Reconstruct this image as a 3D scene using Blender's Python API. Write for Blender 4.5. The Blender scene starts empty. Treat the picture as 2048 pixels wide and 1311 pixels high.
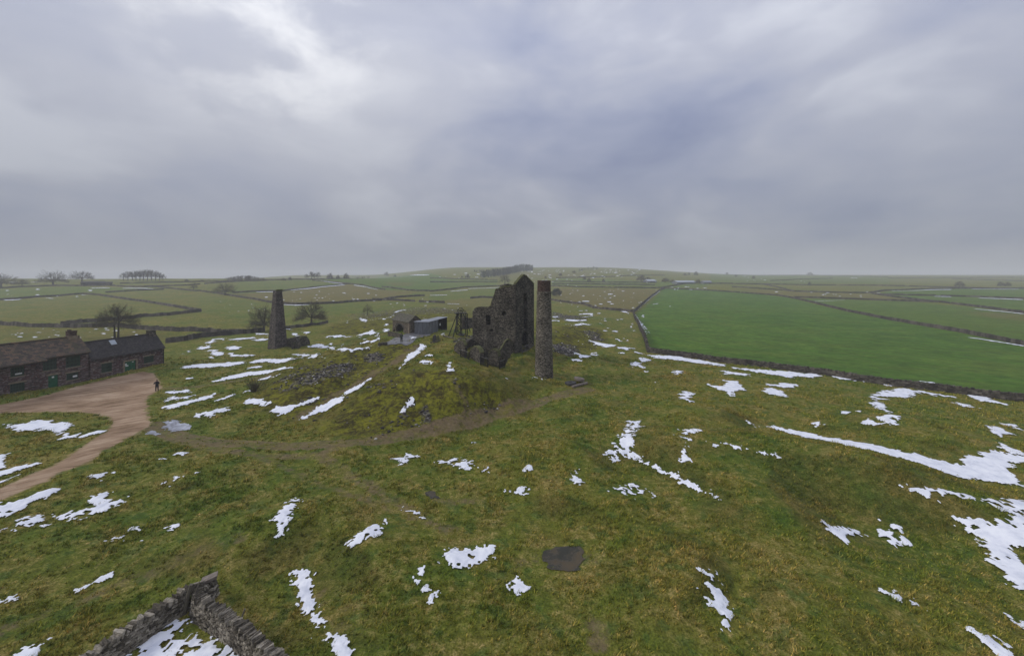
import bpy, bmesh, math, random
import numpy as np
from mathutils import Vector, Matrix
from mathutils.geometry import tessellate_polygon

# ------------------------------------------------------------------ camera, sky, sun, exposure
scene = bpy.context.scene
COL = scene.collection
HAZE = 0.00046
F, HX, HY, CAMZ = 820.0, 1024.0, 556.0, 17.7          # focal length in photo pixels, principal column, eye level row, drone height

cam_data = bpy.data.cameras.new('camera')
cam = bpy.data.objects.new('camera', cam_data)
COL.objects.link(cam)
cam.location = (0, 0, CAMZ)
cam.rotation_euler = (math.radians(90), 0, 0)
cam_data.sensor_width = 36.0
cam_data.lens = 36.0 * F / 2048.0
cam_data.shift_y = -(655.5 - HY) / 2048.0
cam_data.clip_start = 0.3
cam_data.clip_end = 12000
scene.camera = cam

scene.view_settings.view_transform = 'Standard'
scene.view_settings.look = 'None'
scene.view_settings.exposure = 0.13
scene.view_settings.gamma = 1.0
scene.cycles.volume_bounces = 2
scene.cycles.max_bounces = 6
scene.cycles.diffuse_bounces = 3

SUN_EL, SUN_AZ = math.radians(30), math.radians(-100)   # azimuth from +Y, negative = left of the view
sd = bpy.data.lights.new('sun', 'SUN')
sd.energy = 1.5
sd.angle = math.radians(14)
sd.color = (1.0, 0.96, 0.9)
sun = bpy.data.objects.new('sun', sd)
COL.objects.link(sun)
sv = Vector((math.sin(SUN_AZ) * math.cos(SUN_EL), math.cos(SUN_AZ) * math.cos(SUN_EL), math.sin(SUN_EL)))
sun.rotation_euler = sv.to_track_quat('Z', 'Y').to_euler()
sun.location = sv * 300


class NT:
    """tiny helper round a node tree"""
    def __init__(self, nt):
        self.nt = nt
        nt.nodes.clear()

    def n(self, typ, **kw):
        nd = self.nt.nodes.new(typ)
        ins = kw.pop('ins', {})
        for k, v in kw.items():
            setattr(nd, k, v)
        for k, v in ins.items():
            s = nd.inputs[k]
            if isinstance(v, bpy.types.NodeSocket):
                self.nt.links.new(v, s)
            else:
                s.default_value = v
        return nd

    def link(self, a, b):
        self.nt.links.new(a, b)

    def math(self, op, a, b=0.0, clamp=False):
        return self.n('ShaderNodeMath', operation=op, use_clamp=clamp, ins={0: a, 1: b}).outputs[0]

    def vmul(self, v, s):
        return self.n('ShaderNodeVectorMath', operation='MULTIPLY', ins={0: v, 1: s}).outputs[0]

    def vadd(self, v, s):
        return self.n('ShaderNodeVectorMath', operation='ADD', ins={0: v, 1: s}).outputs[0]

    def noise(self, vec, scale, detail=3.0, rough=0.55, dist=0.0):
        return self.n('ShaderNodeTexNoise', ins={'Vector': vec, 'Scale': scale, 'Detail': detail, 'Roughness': rough, 'Distortion': dist}).outputs[0]

    def step(self, v, lo, hi):
        m = self.n('ShaderNodeMapRange', interpolation_type='SMOOTHSTEP', ins={0: v, 1: lo, 2: hi, 3: 0.0, 4: 1.0})
        return m.outputs[0]

    def lin(self, v, a, b, c, d):
        return self.n('ShaderNodeMapRange', ins={0: v, 1: a, 2: b, 3: c, 4: d}).outputs[0]

    def mix(self, f, a, b, mode='MIX'):
        nd = self.n('ShaderNodeMix', data_type='RGBA', blend_type=mode)
        for i, v in ((0, f), (6, a), (7, b)):
            if isinstance(v, bpy.types.NodeSocket):
                self.nt.links.new(v, nd.inputs[i])
            elif i == 0:
                nd.inputs[i].default_value = v
            else:
                nd.inputs[i].default_value = (v[0], v[1], v[2], 1)
        return nd.outputs[2]

    def ramp(self, f, stops, interp='LINEAR'):
        nd = self.n('ShaderNodeValToRGB', ins={0: f})
        cr = nd.color_ramp
        cr.interpolation = interp
        while len(cr.elements) < len(stops):
            cr.elements.new(0.5)
        for e, (p, c) in zip(cr.elements, stops):
            e.position = p
            e.color = (c[0], c[1], c[2], 1)
        return nd.outputs[0]

    def surface(self, col, rough=0.9, bump=None, bstr=0.3, bdist=0.05, spec=0.25, metal=0.0):
        b = self.n('ShaderNodeBsdfPrincipled')
        for k, v in (('Base Color', col), ('Roughness', rough), ('Specular IOR Level', spec), ('Metallic', metal)):
            if isinstance(v, bpy.types.NodeSocket):
                self.link(v, b.inputs[k])
            elif k == 'Base Color':
                b.inputs[k].default_value = (v[0], v[1], v[2], 1)
            else:
                b.inputs[k].default_value = v
        if bump is not None:
            bn = self.n('ShaderNodeBump', ins={'Height': bump, 'Strength': bstr, 'Distance': bdist})
            self.link(bn.outputs[0], b.inputs['Normal'])
        o = self.n('ShaderNodeOutputMaterial')
        self.link(b.outputs[0], o.inputs[0])
        return b


# overcast sky: thin daylight sky underneath, layered cloud above; zenith brighter than the horizon
world = bpy.data.worlds.new('World')
scene.world = world
world.use_nodes = True
w = NT(world.node_tree)
tc = w.n('ShaderNodeTexCoord')
sep = w.n('ShaderNodeSeparateXYZ', ins={0: tc.outputs['Generated']})
zz = w.math('MAXIMUM', sep.outputs[2], 0.0)
cp = w.vadd(w.vmul(tc.outputs['Generated'], (1.0, 1.0, 2.1)), (3.1, 1.7, 0.4))
warp = w.n('ShaderNodeTexNoise', ins={'Vector': cp, 'Scale': 1.6, 'Detail': 3.0}).outputs[1]
cpw = w.vadd(cp, w.vmul(warp, (0.5, 0.5, 0.35)))
n1 = w.noise(cpw, 1.55, 4.0, 0.5)
n2 = w.noise(cpw, 4.2, 6.0, 0.55)
cl = w.math('ADD', w.math('MULTIPLY', n1, 0.76), w.math('MULTIPLY', n2, 0.24))
cloud = w.ramp(cl, [(0.38, (0.29, 0.33, 0.49)), (0.46, (0.395, 0.43, 0.57)), (0.54, (0.505, 0.53, 0.635)), (0.62, (0.66, 0.685, 0.77))])
# thin break where the sun sits behind the layer
bd = Vector((-0.60, 1.0, 0.70)).normalized()
dotn = w.n('ShaderNodeVectorMath', operation='DOT_PRODUCT', ins={0: tc.outputs['Generated'], 1: bd}).outputs['Value']
glow = w.step(dotn, 0.86, 1.0)
glow2 = w.math('MULTIPLY', w.step(dotn, 0.955, 1.0), w.step(n2, 0.42, 0.7))
cloud = w.mix(w.math('MULTIPLY', glow, 0.55), cloud, (0.66, 0.675, 0.74))
cloud = w.mix(w.math('MULTIPLY', glow2, 0.9), cloud, (0.95, 0.96, 1.0))
zen = w.lin(zz, 0.0, 0.5, 0.50, 1.08)
zen = w.math('ADD', zen, w.lin(zz, 0.62, 0.95, 0.0, 0.75))
cloudz = w.n('ShaderNodeVectorMath', operation='SCALE', ins={0: cloud, 'Scale': zen}).outputs[0]
bgc = w.n('ShaderNodeBackground', ins={0: cloudz, 1: 1.0})
sky = w.n('ShaderNodeTexSky', sky_type='NISHITA', sun_disc=False, sun_elevation=SUN_EL, sun_rotation=SUN_AZ)
bgs = w.n('ShaderNodeBackground', ins={0: sky.outputs[0], 1: 0.05})
mx = w.n('ShaderNodeMixShader', ins={0: 0.9})
w.link(bgs.outputs[0], mx.inputs[1])
w.link(bgc.outputs[0], mx.inputs[2])
wo = w.n('ShaderNodeOutputWorld')
w.link(mx.outputs[0], wo.inputs[0])


# ------------------------------------------------------------------ materials
def mat(name):
    m = bpy.data.materials.new(name)
    m.use_nodes = True
    return m, NT(m.node_tree)


def grass_colour(t, pos):
    """winter pasture: green, olive and straw patches at several sizes"""
    a = t.noise(pos, 0.045, 4.0, 0.6)
    b = t.noise(t.vadd(pos, (31, 7, 0)), 0.33, 4.0, 0.6)
    c = t.noise(pos, 1.9, 4.0, 0.65)
    d = t.noise(t.vmul(pos, (1, 1, .3)), 9.0, 3.0, 0.7)
    ab = t.math('ADD', t.math('MULTIPLY', a, 0.55), t.math('MULTIPLY', b, 0.45))
    col = t.ramp(ab, [(0.34, (0.07, 0.118, 0.014)), (0.46, (0.12, 0.138, 0.018)), (0.60, (0.178, 0.155, 0.027))])
    straw = t.step(t.math('ADD', t.math('MULTIPLY', c, 0.62), t.math('MULTIPLY', b, 0.38)), 0.46, 0.64)
    straw = t.math('MULTIPLY', straw, t.step(d, 0.34, 0.62))
    col = t.mix(t.math('MULTIPLY', straw, 0.8), col, (0.27, 0.195, 0.078))
    green = t.step(t.noise(t.vadd(pos, (5, 90, 0)), 0.8, 4.0, 0.6), 0.52, 0.64)
    col = t.mix(t.math('MULTIPLY', green, 0.6), col, (0.058, 0.105, 0.02))
    bank = t.n('ShaderNodeAttribute', attribute_name='bank').outputs['Fac']
    bk = t.math('MULTIPLY', t.step(t.math('ADD', bank, t.math('MULTIPLY', t.math('SUBTRACT', c, 0.5), 0.35)), 0.25, 0.85), 0.6)
    col = t.mix(bk, col, t.ramp(b, [(0.35, (0.052, 0.066, 0.012)), (0.65, (0.115, 0.095, 0.022))]))
    v = t.lin(d, 0.3, 0.7, 0.5, 1.5)
    v2 = t.lin(c, 0.3, 0.7, 0.68, 1.32)
    col = t.n('ShaderNodeVectorMath', operation='SCALE', ins={0: col, 'Scale': t.math('MULTIPLY', v, v2)}).outputs[0]
    return col, d, c


def make_ground_mat():
    m, t = mat('pasture_ground')
    pos = t.n('ShaderNodeNewGeometry').outputs['Position']
    col, d, c = grass_colour(t, pos)
    ft = t.n('ShaderNodeSeparateColor', ins={0: t.n('ShaderNodeAttribute', attribute_name='field_tint').outputs[0]})
    gw = t.n('ShaderNodeSeparateColor', ins={0: t.n('ShaderNodeAttribute', attribute_name='ground_wear').outputs[0]})
    big = t.noise(pos, 0.02, 4.0, 0.6)
    mid = t.noise(pos, 0.22, 4.0, 0.6)
    fine = t.noise(pos, 3.0, 5.0, 0.7)
    # mown ley field
    streak = t.noise(t.vmul(t.n('ShaderNodeVectorRotate', rotation_type='Z_AXIS', ins={'Vector': pos, 'Angle': 0.9}).outputs[0], (0.12, 1.2, 1)), 0.5, 4.0, 0.6)
    lush = t.ramp(t.math('ADD', t.math('MULTIPLY', big, 0.4), t.math('MULTIPLY', streak, 0.6)), [(0.33, (0.052, 0.115, 0.014)), (0.5, (0.074, 0.145, 0.018)), (0.68, (0.108, 0.165, 0.025))])
    tram = t.n('ShaderNodeTexWave', wave_type='BANDS', ins={'Vector': t.n('ShaderNodeVectorRotate', rotation_type='Z_AXIS', ins={'Vector': pos, 'Angle': -0.42}).outputs[0], 'Scale': 0.055, 'Distortion': 1.2, 'Detail': 2.0}).outputs[1]
    lush = t.mix(t.math('MULTIPLY', t.step(tram, 0.86, 1.0), 0.3), lush, (0.085, 0.098, 0.026))
    lush = t.mix(t.math('MULTIPLY', t.step(t.noise(t.vadd(pos, (70, 11, 0)), 0.07, 6.0, 0.7), 0.47, 0.62), 0.5), lush, (0.112, 0.158, 0.026))
    lush = t.mix(t.math('MULTIPLY', t.step(mid, 0.54, 0.66), 0.35), lush, (0.045, 0.075, 0.018))
    lush = t.mix(0.55, lush, t.mix(1.0, lush, t.ramp(d, [(0.3, (0.5, 0.5, 0.5)), (0.7, (1.5, 1.5, 1.5))]), 'MULTIPLY'))
    lv = t.math('MULTIPLY', t.lin(t.noise(t.vadd(pos, (3, 50, 0)), 0.5, 5.0, 0.7), .35, .65, .78, 1.22), t.lin(t.noise(t.vadd(pos, (13, 5, 0)), 0.11, 5.0, 0.65), .35, .65, .82, 1.18))
    lush = t.n('ShaderNodeVectorMath', operation='SCALE', ins={0: lush, 'Scale': lv}).outputs[0]
    col = t.mix(ft.outputs[0], col, lush)
    # rough moor
    moor = t.ramp(t.math('ADD', t.math('MULTIPLY', mid, 0.6), t.math('MULTIPLY', fine, 0.4)), [(0.32, (0.085, 0.08, 0.022)), (0.5, (0.15, 0.122, 0.036)), (0.66, (0.2, 0.155, 0.055))])
    col = t.mix(ft.outputs[1], col, moor)
    # mossy spoil
    moss = t.ramp(t.math('ADD', t.math('MULTIPLY', t.noise(pos, 0.6, 5.0, 0.7), 0.5), t.math('MULTIPLY', t.noise(pos, 2.2, 6.0, 0.75), 0.5)), [(0.41, (0.024, 0.017, 0.009)), (0.475, (0.07, 0.058, 0.012)), (0.53, (0.14, 0.14, 0.012)), (0.62, (0.225, 0.205, 0.02))])
    col = t.mix(gw.outputs[2], col, moss)
    # worn earth tracks
    wear = t.step(t.math('ADD', gw.outputs[0], t.math('MULTIPLY', t.math('SUBTRACT', t.noise(pos, 0.7, 6.0, 0.78), 0.5), 2.6)), 0.35, 1.05)
    mud = t.ramp(fine, [(0.3, (0.09, 0.062, 0.035)), (0.7, (0.25, 0.18, 0.11))])
    col = t.mix(t.math('MULTIPLY', wear, 0.8), col, mud)
    # loose stone
    vor = t.n('ShaderNodeTexVoronoi', ins={'Vector': pos, 'Scale': 3.4, 'Randomness': 1.0})
    st = t.n('ShaderNodeSeparateColor', ins={0: vor.outputs['Color']}).outputs[0]
    stone = t.ramp(st, [(0.1, (0.045, 0.038, 0.035)), (0.6, (0.12, 0.105, 0.098)), (1.0, (0.25, 0.23, 0.21))])
    sm = t.math('MULTIPLY', t.step(t.math('ADD', gw.outputs[1], t.math('MULTIPLY', t.math('SUBTRACT', t.noise(pos, 0.8, 6.0, 0.8), 0.5), 2.6)), 0.42, 0.72), 0.85)
    col = t.mix(sm, col, stone)
    # gravel road
    road = t.step(t.math('ADD', ft.outputs[2], t.math('MULTIPLY', t.math('SUBTRACT', t.noise(pos, 0.8, 6.0, 0.75), 0.5), 1.3)), 0.3, 0.68)
    grit = t.math('ADD', t.math('MULTIPLY', t.noise(t.vmul(t.n('ShaderNodeVectorRotate', rotation_type='Z_AXIS', ins={'Vector': pos, 'Angle': -0.75}).outputs[0], (.25, 1.6, 1)), 0.9, 5.0, 0.7), 0.55), t.math('MULTIPLY', mid, 0.45))
    roadc = t.ramp(grit, [(0.40, (0.20, 0.128, 0.072)), (0.5, (0.34, 0.228, 0.14)), (0.60, (0.47, 0.34, 0.225))])
    col = t.mix(road, col, roadc)
    hgt = t.math('ADD', t.math('MULTIPLY', c, 0.6), t.math('MULTIPLY', d, 0.4))
    t.surface(col, 0.95, hgt, 0.9, 0.3, 0.1)
    return m


def make_grass_mat():
    m, t = mat('grass_blades')
    pos = t.n('ShaderNodeNewGeometry').outputs['Position']
    col, d, c = grass_colour(t, pos)
    rnd = t.n('ShaderNodeNewGeometry').outputs['Random Per Island']
    var = t.ramp(rnd, [(0.0, (0.85, 1.05, 0.75)), (0.5, (1.3, 1.3, 1.0)), (0.8, (2.0, 1.7, 1.45)), (1.0, (2.9, 2.35, 2.3))])
    col = t.mix(1.0, col, var, 'MULTIPLY')
    t.surface(col, 0.8, spec=0.15)
    return m


def stone_mat(name, stops, scale=(1.6, 1.6, 4.2), island=0.0, lichen=0.15, mortar=0.6, bstr=0.8, warm=None):
    """coursed rubble: flattened cells, each its own tone, dark joints, some lichen"""
    m, t = mat(name)
    g = t.n('ShaderNodeNewGeometry')
    pos = g.outputs['Position']
    wob = t.n('ShaderNodeTexNoise', ins={'Vector': pos, 'Scale': 1.3, 'Detail': 2.0}).outputs[1]
    p = t.vmul(t.vadd(pos, t.vmul(wob, (0.22, 0.22, 0.12))), scale)
    v = t.n('ShaderNodeTexVoronoi', ins={'Vector': p, 'Scale': 1.0, 'Randomness': 0.9})
    e = t.n('ShaderNodeTexVoronoi', feature='DISTANCE_TO_EDGE', ins={'Vector': p, 'Scale': 1.0, 'Randomness': 0.9})
    tone = t.n('ShaderNodeSeparateColor', ins={0: v.outputs['Color']}).outputs[0]
    if island:
        tone = t.math('ADD', t.math('MULTIPLY', tone, 1 - island), t.math('MULTIPLY', g.outputs['Random Per Island'], island))
    fn = t.noise(pos, 7.0, 4.0, 0.65)
    blot = t.noise(pos, 0.45, 4.0, 0.6)
    f = t.math('ADD', t.math('MULTIPLY', tone, 0.6), t.math('ADD', t.math('MULTIPLY', fn, 0.25), t.math('MULTIPLY', t.math('SUBTRACT', blot, 0.35), 0.85)))
    col = t.ramp(f, stops)
    if warm:
        col = t.mix(t.step(t.n('ShaderNodeSeparateColor', ins={0: v.outputs['Color']}).outputs[1], 0.62, 0.75), col, warm)
    if lichen:
        lm = t.step(t.noise(t.vadd(pos, (3, 4, 5)), 2.3, 5.0, 0.7), 0.60, 0.72)
        col = t.mix(t.math('MULTIPLY', lm, lichen), col, (0.24, 0.25, 0.15))
    if mortar:
        jm = t.math('SUBTRACT', 1.0, t.step(e.outputs['Distance'], 0.015, 0.09))
        col = t.mix(t.math('MULTIPLY', jm, mortar), col, (0.025, 0.022, 0.02))
    hgt = t.math('ADD', t.math('MULTIPLY', t.step(e.outputs['Distance'], 0.0, 0.25), 0.7), t.math('MULTIPLY', fn, 0.3))
    t.surface(col, 0.92, hgt, bstr, 0.12, 0.2)
    return m


def simple_mat(name, c1, c2, scale=4.0, rough=0.8, stretch=(1, 1, 1), metal=0.0, spec=0.25, bstr=0.2, lo=0.35, hi=0.65):
    m, t = mat(name)
    pos = t.n('ShaderNodeNewGeometry').outputs['Position']
    n = t.noise(t.vmul(pos, stretch), scale, 5.0, 0.65)
    col = t.ramp(n, [(lo, c1), (hi, c2)])
    t.surface(col, rough, n, bstr, 0.02, spec, metal)
    return m


def roof_mat(name, stops, angle, course=0.28, width=0.35, moss=None, mossamt=0.5):
    """courses of slates running along the roof; angle turns the courses to the ridge"""
    m, t = mat(name)
    pos = t.n('ShaderNodeNewGeometry').outputs['Position']
    p = t.n('ShaderNodeVectorRotate', rotation_type='Z_AXIS', ins={'Vector': pos, 'Angle': angle}).outputs[0]
    s = t.n('ShaderNodeSeparateXYZ', ins={0: p})
    uv = t.n('ShaderNodeCombineXYZ', ins={0: s.outputs[0], 1: t.math('MULTIPLY', s.outputs[2], 1.35), 2: 0.0}).outputs[0]
    uv = t.vadd(uv, t.vmul(t.n('ShaderNodeTexNoise', ins={'Vector': pos, 'Scale': 1.5, 'Detail': 2.0}).outputs[1], (0.1, 0.05, 0)))
    b = t.n('ShaderNodeTexBrick', ins={'Vector': uv, 'Color1': (0, 0, 0, 1), 'Color2': (1, 1, 1, 1), 'Mortar': (0.5, 0.5, 0.5, 1), 'Scale': 1.0, 'Mortar Size': 0.018, 'Mortar Smooth': 0.3, 'Brick Width': width, 'Row Height': course})
    tone = t.n('ShaderNodeSeparateColor', ins={0: b.outputs['Color']}).outputs[0]
    n = t.noise(pos, 1.1, 5.0, 0.7)
    f = t.math('ADD', t.math('MULTIPLY', tone, 0.45), t.math('MULTIPLY', n, 0.55))
    col = t.ramp(f, stops)
    if moss:
        col = t.mix(t.math('MULTIPLY', t.step(t.noise(t.vadd(pos, (9, 1, 3)), 0.7, 5.0, 0.7), 0.5, 0.66), mossamt), col, moss)
    col = t.mix(t.math('MULTIPLY', b.outputs['Fac'], 0.75), col, (0.02, 0.018, 0.016))
    t.surface(col, 0.75, t.math('SUBTRACT', f, b.outputs['Fac']), 0.6, 0.05, 0.25)
    return m


M = {}
M['ground'] = make_ground_mat()
M['grass'] = make_grass_mat()
M['wall'] = stone_mat('dry_stone', [(0.2, (0.027, 0.023, 0.018)), (0.5, (0.058, 0.05, 0.04)), (0.85, (0.16, 0.14, 0.113))], (3, 3, 6), island=0.6, mortar=0.25, lichen=0.35, bstr=0.5)
M['wall_near'] = stone_mat('dry_stone_close', [(0.2, (0.036, 0.031, 0.024)), (0.48, (0.115, 0.098, 0.073)), (0.85, (0.40, 0.355, 0.28))], (5, 5, 9), island=0.75, mortar=0.1, lichen=0.45, bstr=0.5)
M['engine'] = stone_mat('engine_house_stone', [(0.24, (0.012, 0.010, 0.008)), (0.50, (0.042, 0.036, 0.027)), (0.85, (0.20, 0.177, 0.136))], (4.2, 4.2, 12), lichen=0.25)
M['stack'] = stone_mat('round_stack_stone', [(0.2, (0.03, 0.026, 0.019)), (0.48, (0.11, 0.096, 0.073)), (0.85, (0.33, 0.29, 0.227))], (4.2, 4.2, 13.0), lichen=0.15)
M['sqstack'] = stone_mat('square_stack_stone', [(0.2, (0.04, 0.033, 0.03)), (0.5, (0.088, 0.074, 0.064)), (0.85, (0.18, 0.155, 0.135))], (3.2, 3.2, 7.5), lichen=0.08)
M['ruin'] = stone_mat('ruin_stone', [(0.2, (0.026, 0.022, 0.017)), (0.5, (0.07, 0.06, 0.046)), (0.85, (0.18, 0.158, 0.122))], (3.4, 3.4, 8), lichen=0.25)
M['cottage'] = stone_mat('cottage_stone', [(0.2, (0.05, 0.038, 0.036)), (0.5, (0.115, 0.086, 0.08)), (0.85, (0.24, 0.19, 0.175))], (2.6, 2.6, 6.2), lichen=0.0, warm=(0.105, 0.055, 0.05))
M['hut'] = stone_mat('hut_stone', [(0.2, (0.06, 0.046, 0.034)), (0.5, (0.12, 0.098, 0.074)), (0.85, (0.2, 0.17, 0.13))], (2.2, 2.2, 5.0), lichen=0.1, mortar=0.4)
M['brick'] = stone_mat('old_red_brick', [(0.2, (0.05, 0.032, 0.026)), (0.5, (0.09, 0.056, 0.044)), (0.85, (0.17, 0.12, 0.095))], (4, 4, 12), lichen=0.1, mortar=0.4)
M['cap'] = simple_mat('mossy_wall_top', (0.06, 0.066, 0.02), (0.13, 0.125, 0.06), 2.2, 0.95)
M['quoin'] = simple_mat('sandstone_dressing', (0.15, 0.115, 0.075), (0.26, 0.21, 0.15), 2.5, 0.9)
M['green'] = simple_mat('green_paint', (0.008, 0.075, 0.034), (0.012, 0.105, 0.05), 2.0, 0.5)
M['shutter'] = simple_mat('faded_green_grille', (0.022, 0.048, 0.03), (0.04, 0.075, 0.05), 1.5, 0.6)
M['glass'] = simple_mat('window_glass', (0.012, 0.014, 0.014), (0.03, 0.033, 0.03), 1.2, 0.15, spec=0.5)
M['white'] = simple_mat('white_notice', (0.55, 0.56, 0.55), (0.7, 0.7, 0.68), 3.0, 0.6)
M['skylight'] = simple_mat('skylight_glass', (0.30, 0.34, 0.37), (0.40, 0.44, 0.47), 3.0, 0.15, spec=0.5)
M['dark'] = simple_mat('dark_timber', (0.018, 0.017, 0.016), (0.045, 0.041, 0.036), 3.0, 0.8)
M['iron'] = simple_mat('black_iron', (0.006, 0.006, 0.006), (0.016, 0.015, 0.014), 5.0, 0.6)
M['rail'] = simple_mat('weathered_rail', (0.07, 0.066, 0.06), (0.13, 0.12, 0.105), 4.0, 0.8)
M['tin'] = simple_mat('grey_corrugated_iron', (0.07, 0.075, 0.085), (0.22, 0.23, 0.25), 0.9, 0.55, (3, 3, 0.5), spec=0.4, lo=0.3, hi=0.7)
M['tinroof'] = simple_mat('pale_corrugated_roof', (0.19, 0.2, 0.22), (0.30, 0.31, 0.33), 0.8, 0.5, spec=0.4)
M['bark'] = simple_mat('bare_bark', (0.035, 0.03, 0.022), (0.075, 0.066, 0.046), 3.0, 0.9)
M['twig'] = simple_mat('bare_twigs', (0.05, 0.042, 0.028), (0.095, 0.08, 0.05), 2.0, 0.9)
M['ever'] = simple_mat('dark_evergreen', (0.012, 0.02, 0.012), (0.035, 0.045, 0.025), 0.8, 0.9)
M['cloth'] = simple_mat('black_outdoor_cloth', (0.004, 0.004, 0.007), (0.010, 0.010, 0.016), 8.0, 0.85)
M['cloth2'] = simple_mat('dark_green_cloth', (0.014, 0.018, 0.015), (0.04, 0.046, 0.04), 5.0, 0.85)
M['skin'] = simple_mat('skin', (0.35, 0.2, 0.15), (0.42, 0.26, 0.2), 9.0, 0.6)
M['slab'] = simple_mat('wet_grey_slab', (0.08, 0.078, 0.08), (0.165, 0.16, 0.16), 0.7, 0.45, spec=0.5)
M['mill'] = simple_mat('pale_gritstone', (0.13, 0.105, 0.085), (0.23, 0.195, 0.16), 4.0, 0.9)
M['mill2'] = simple_mat('dark_gritstone', (0.03, 0.029, 0.028), (0.075, 0.07, 0.066), 4.0, 0.9)
M['wood'] = simple_mat('old_fence_wood', (0.07, 0.062, 0.045), (0.15, 0.13, 0.095), 3.0, 0.9, (1, 1, .3))
M['leafroof'] = None
ms, t = mat('old_snow')
pos = t.n('ShaderNodeNewGeometry').outputs['Position']
sn = t.noise(pos, 1.4, 5.0, 0.6)
scol = t.ramp(sn, [(0.3, (0.60, 0.62, 0.67)), (0.5, (0.76, 0.77, 0.80)), (0.65, (0.82, 0.83, 0.84))])
t.surface(scol, 0.75, t.noise(pos, 3.0, 3.0), 0.25, 0.08, 0.2)
M['snow'] = ms
mi, t = mat('slushy_ice')
pos = t.n('ShaderNodeNewGeometry').outputs['Position']
sn = t.noise(pos, 1.2, 6.0, 0.75)
t.surface(t.ramp(sn, [(0.36, (0.12, 0.115, 0.12)), (0.52, (0.3, 0.31, 0.35)), (0.66, (0.48, 0.5, 0.55))]), 0.35, sn, 0.3, 0.03, 0.5)
M['ice'] = mi
mp, t = mat('muddy_water')
pos = t.n('ShaderNodeNewGeometry').outputs['Position']
sn = t.noise(pos, 0.8, 5.0, 0.65)
t.surface(t.ramp(sn, [(0.42, (0.03, 0.029, 0.018)), (0.62, (0.085, 0.066, 0.04))]), t.lin(sn, .48, .62, .16, .9), t.noise(pos, 2.0, 2.0), 0.1, 0.02, 0.2)
M['puddle'] = mp

# ------------------------------------------------------------------ mesh helpers
class Acc:
    """collects vertices and faces (world coordinates) for ONE mesh object"""
    def __init__(self):
        self.v = []
        self.f = []
        self.smooth = False

    def add(self, vs, fs):
        o = len(self.v)
        self.v.extend(tuple(p) for p in vs)
        self.f.extend(tuple(i + o for i in f) for f in fs)

    def box(self, c, s, rz=0.0, tilt=None):
        hx, hy, hz = s[0] / 2, s[1] / 2, s[2] / 2
        m = Matrix.Rotation(rz, 3, 'Z')
        if tilt:
            m = m @ Matrix.Rotation(tilt[0], 3, 'X') @ Matrix.Rotation(tilt[1], 3, 'Y')
        cs = [(-hx, -hy, -hz), (hx, -hy, -hz), (hx, hy, -hz), (-hx, hy, -hz), (-hx, -hy, hz), (hx, -hy, hz), (hx, hy, hz), (-hx, hy, hz)]
        self.add([Vector(c) + m @ Vector(p) for p in cs], [(3, 2, 1, 0), (4, 5, 6, 7), (0, 1, 5, 4), (1, 2, 6, 5), (2, 3, 7, 6), (3, 0, 4, 7)])

    def hexa(self, p):
        """8 corners, bottom 4 then top 4"""
        self.add(p, [(3, 2, 1, 0), (4, 5, 6, 7), (0, 1, 5, 4), (1, 2, 6, 5), (2, 3, 7, 6), (3, 0, 4, 7)])

    def tube(self, pts, rad, n=6, cap=True):
        pts = [Vector(p) for p in pts]
        if not hasattr(rad, '__len__'):
            rad = [rad] * len(pts)
        vs, fs = [], []
        up = None
        for i, p in enumerate(pts):
            a = pts[max(i - 1, 0)]
            b = pts[min(i + 1, len(pts) - 1)]
            d = (b - a)
            d = d.normalized() if d.length > 1e-9 else Vector((0, 0, 1))
            if up is None:
                up = Vector((1, 0, 0)) if abs(d.x) < 0.8 else Vector((0, 1, 0))
            x = (up - d * up.dot(d)).normalized()
            y = d.cross(x)
            up = x
            for k in range(n):
                an = 2 * math.pi * k / n
                vs.append(p + (x * math.cos(an) + y * math.sin(an)) * rad[i])
        for i in range(len(pts) - 1):
            for k in range(n):
                a, b = i * n + k, i * n + (k + 1) % n
                fs.append((a, b, b + n, a + n))
        if cap:
            fs.append(tuple(range(n - 1, -1, -1)))
            fs.append(tuple(range((len(pts) - 1) * n, len(pts) * n)))
        self.add(vs, fs)

    def slab(self, o, u, nrm, th, outline, holes=()):
        """upright wall: outline and holes are (s, z) polygons on the plane through o along u; thickness th along nrm"""
        loops = [list(outline)] + [list(h) for h in holes]
        flat = [p for l in loops for p in l]
        tris = tessellate_polygon([[Vector((p[0], p[1], 0)) for p in l] for l in loops])
        fr = [(o[0] + u[0] * s, o[1] + u[1] * s, z) for s, z in flat]
        bk = [(x + nrm[0] * th, y + nrm[1] * th, z) for x, y, z in fr]
        n = len(flat)
        fs = [tuple(t_) for t_ in tris] + [tuple(n + i for i in reversed(t_)) for t_ in tris]
        b = 0
        for l in loops:
            k = len(l)
            for i in range(k):
                a, c = b + i, b + (i + 1) % k
                fs.append((a, c, c + n, a + n))
            b += k
        self.add(fr + bk, fs)


def link_mesh(name, v, f, m, parent=None, smooth=False):
    me = bpy.data.meshes.new(name)
    if parent is not None:
        l = parent.location
        v = [(p[0] - l[0], p[1] - l[1], p[2] - l[2]) for p in v]
    me.from_pydata(v, [], f)
    me.update()
    bm = bmesh.new()
    bm.from_mesh(me)
    bmesh.ops.recalc_face_normals(bm, faces=bm.faces)
    bm.to_mesh(me)
    bm.free()
    if smooth:
        me.polygons.foreach_set('use_smooth', [True] * len(me.polygons))
    me.materials.append(m)
    o = bpy.data.objects.new(name, me)
    COL.objects.link(o)
    if parent is not None:
        o.parent = parent
    return o


def part(name, acc, m, parent, smooth=False, label=None):
    o = link_mesh(name, acc.v, acc.f, m, parent, smooth)
    if label:
        o['label'] = label
    return o


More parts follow.
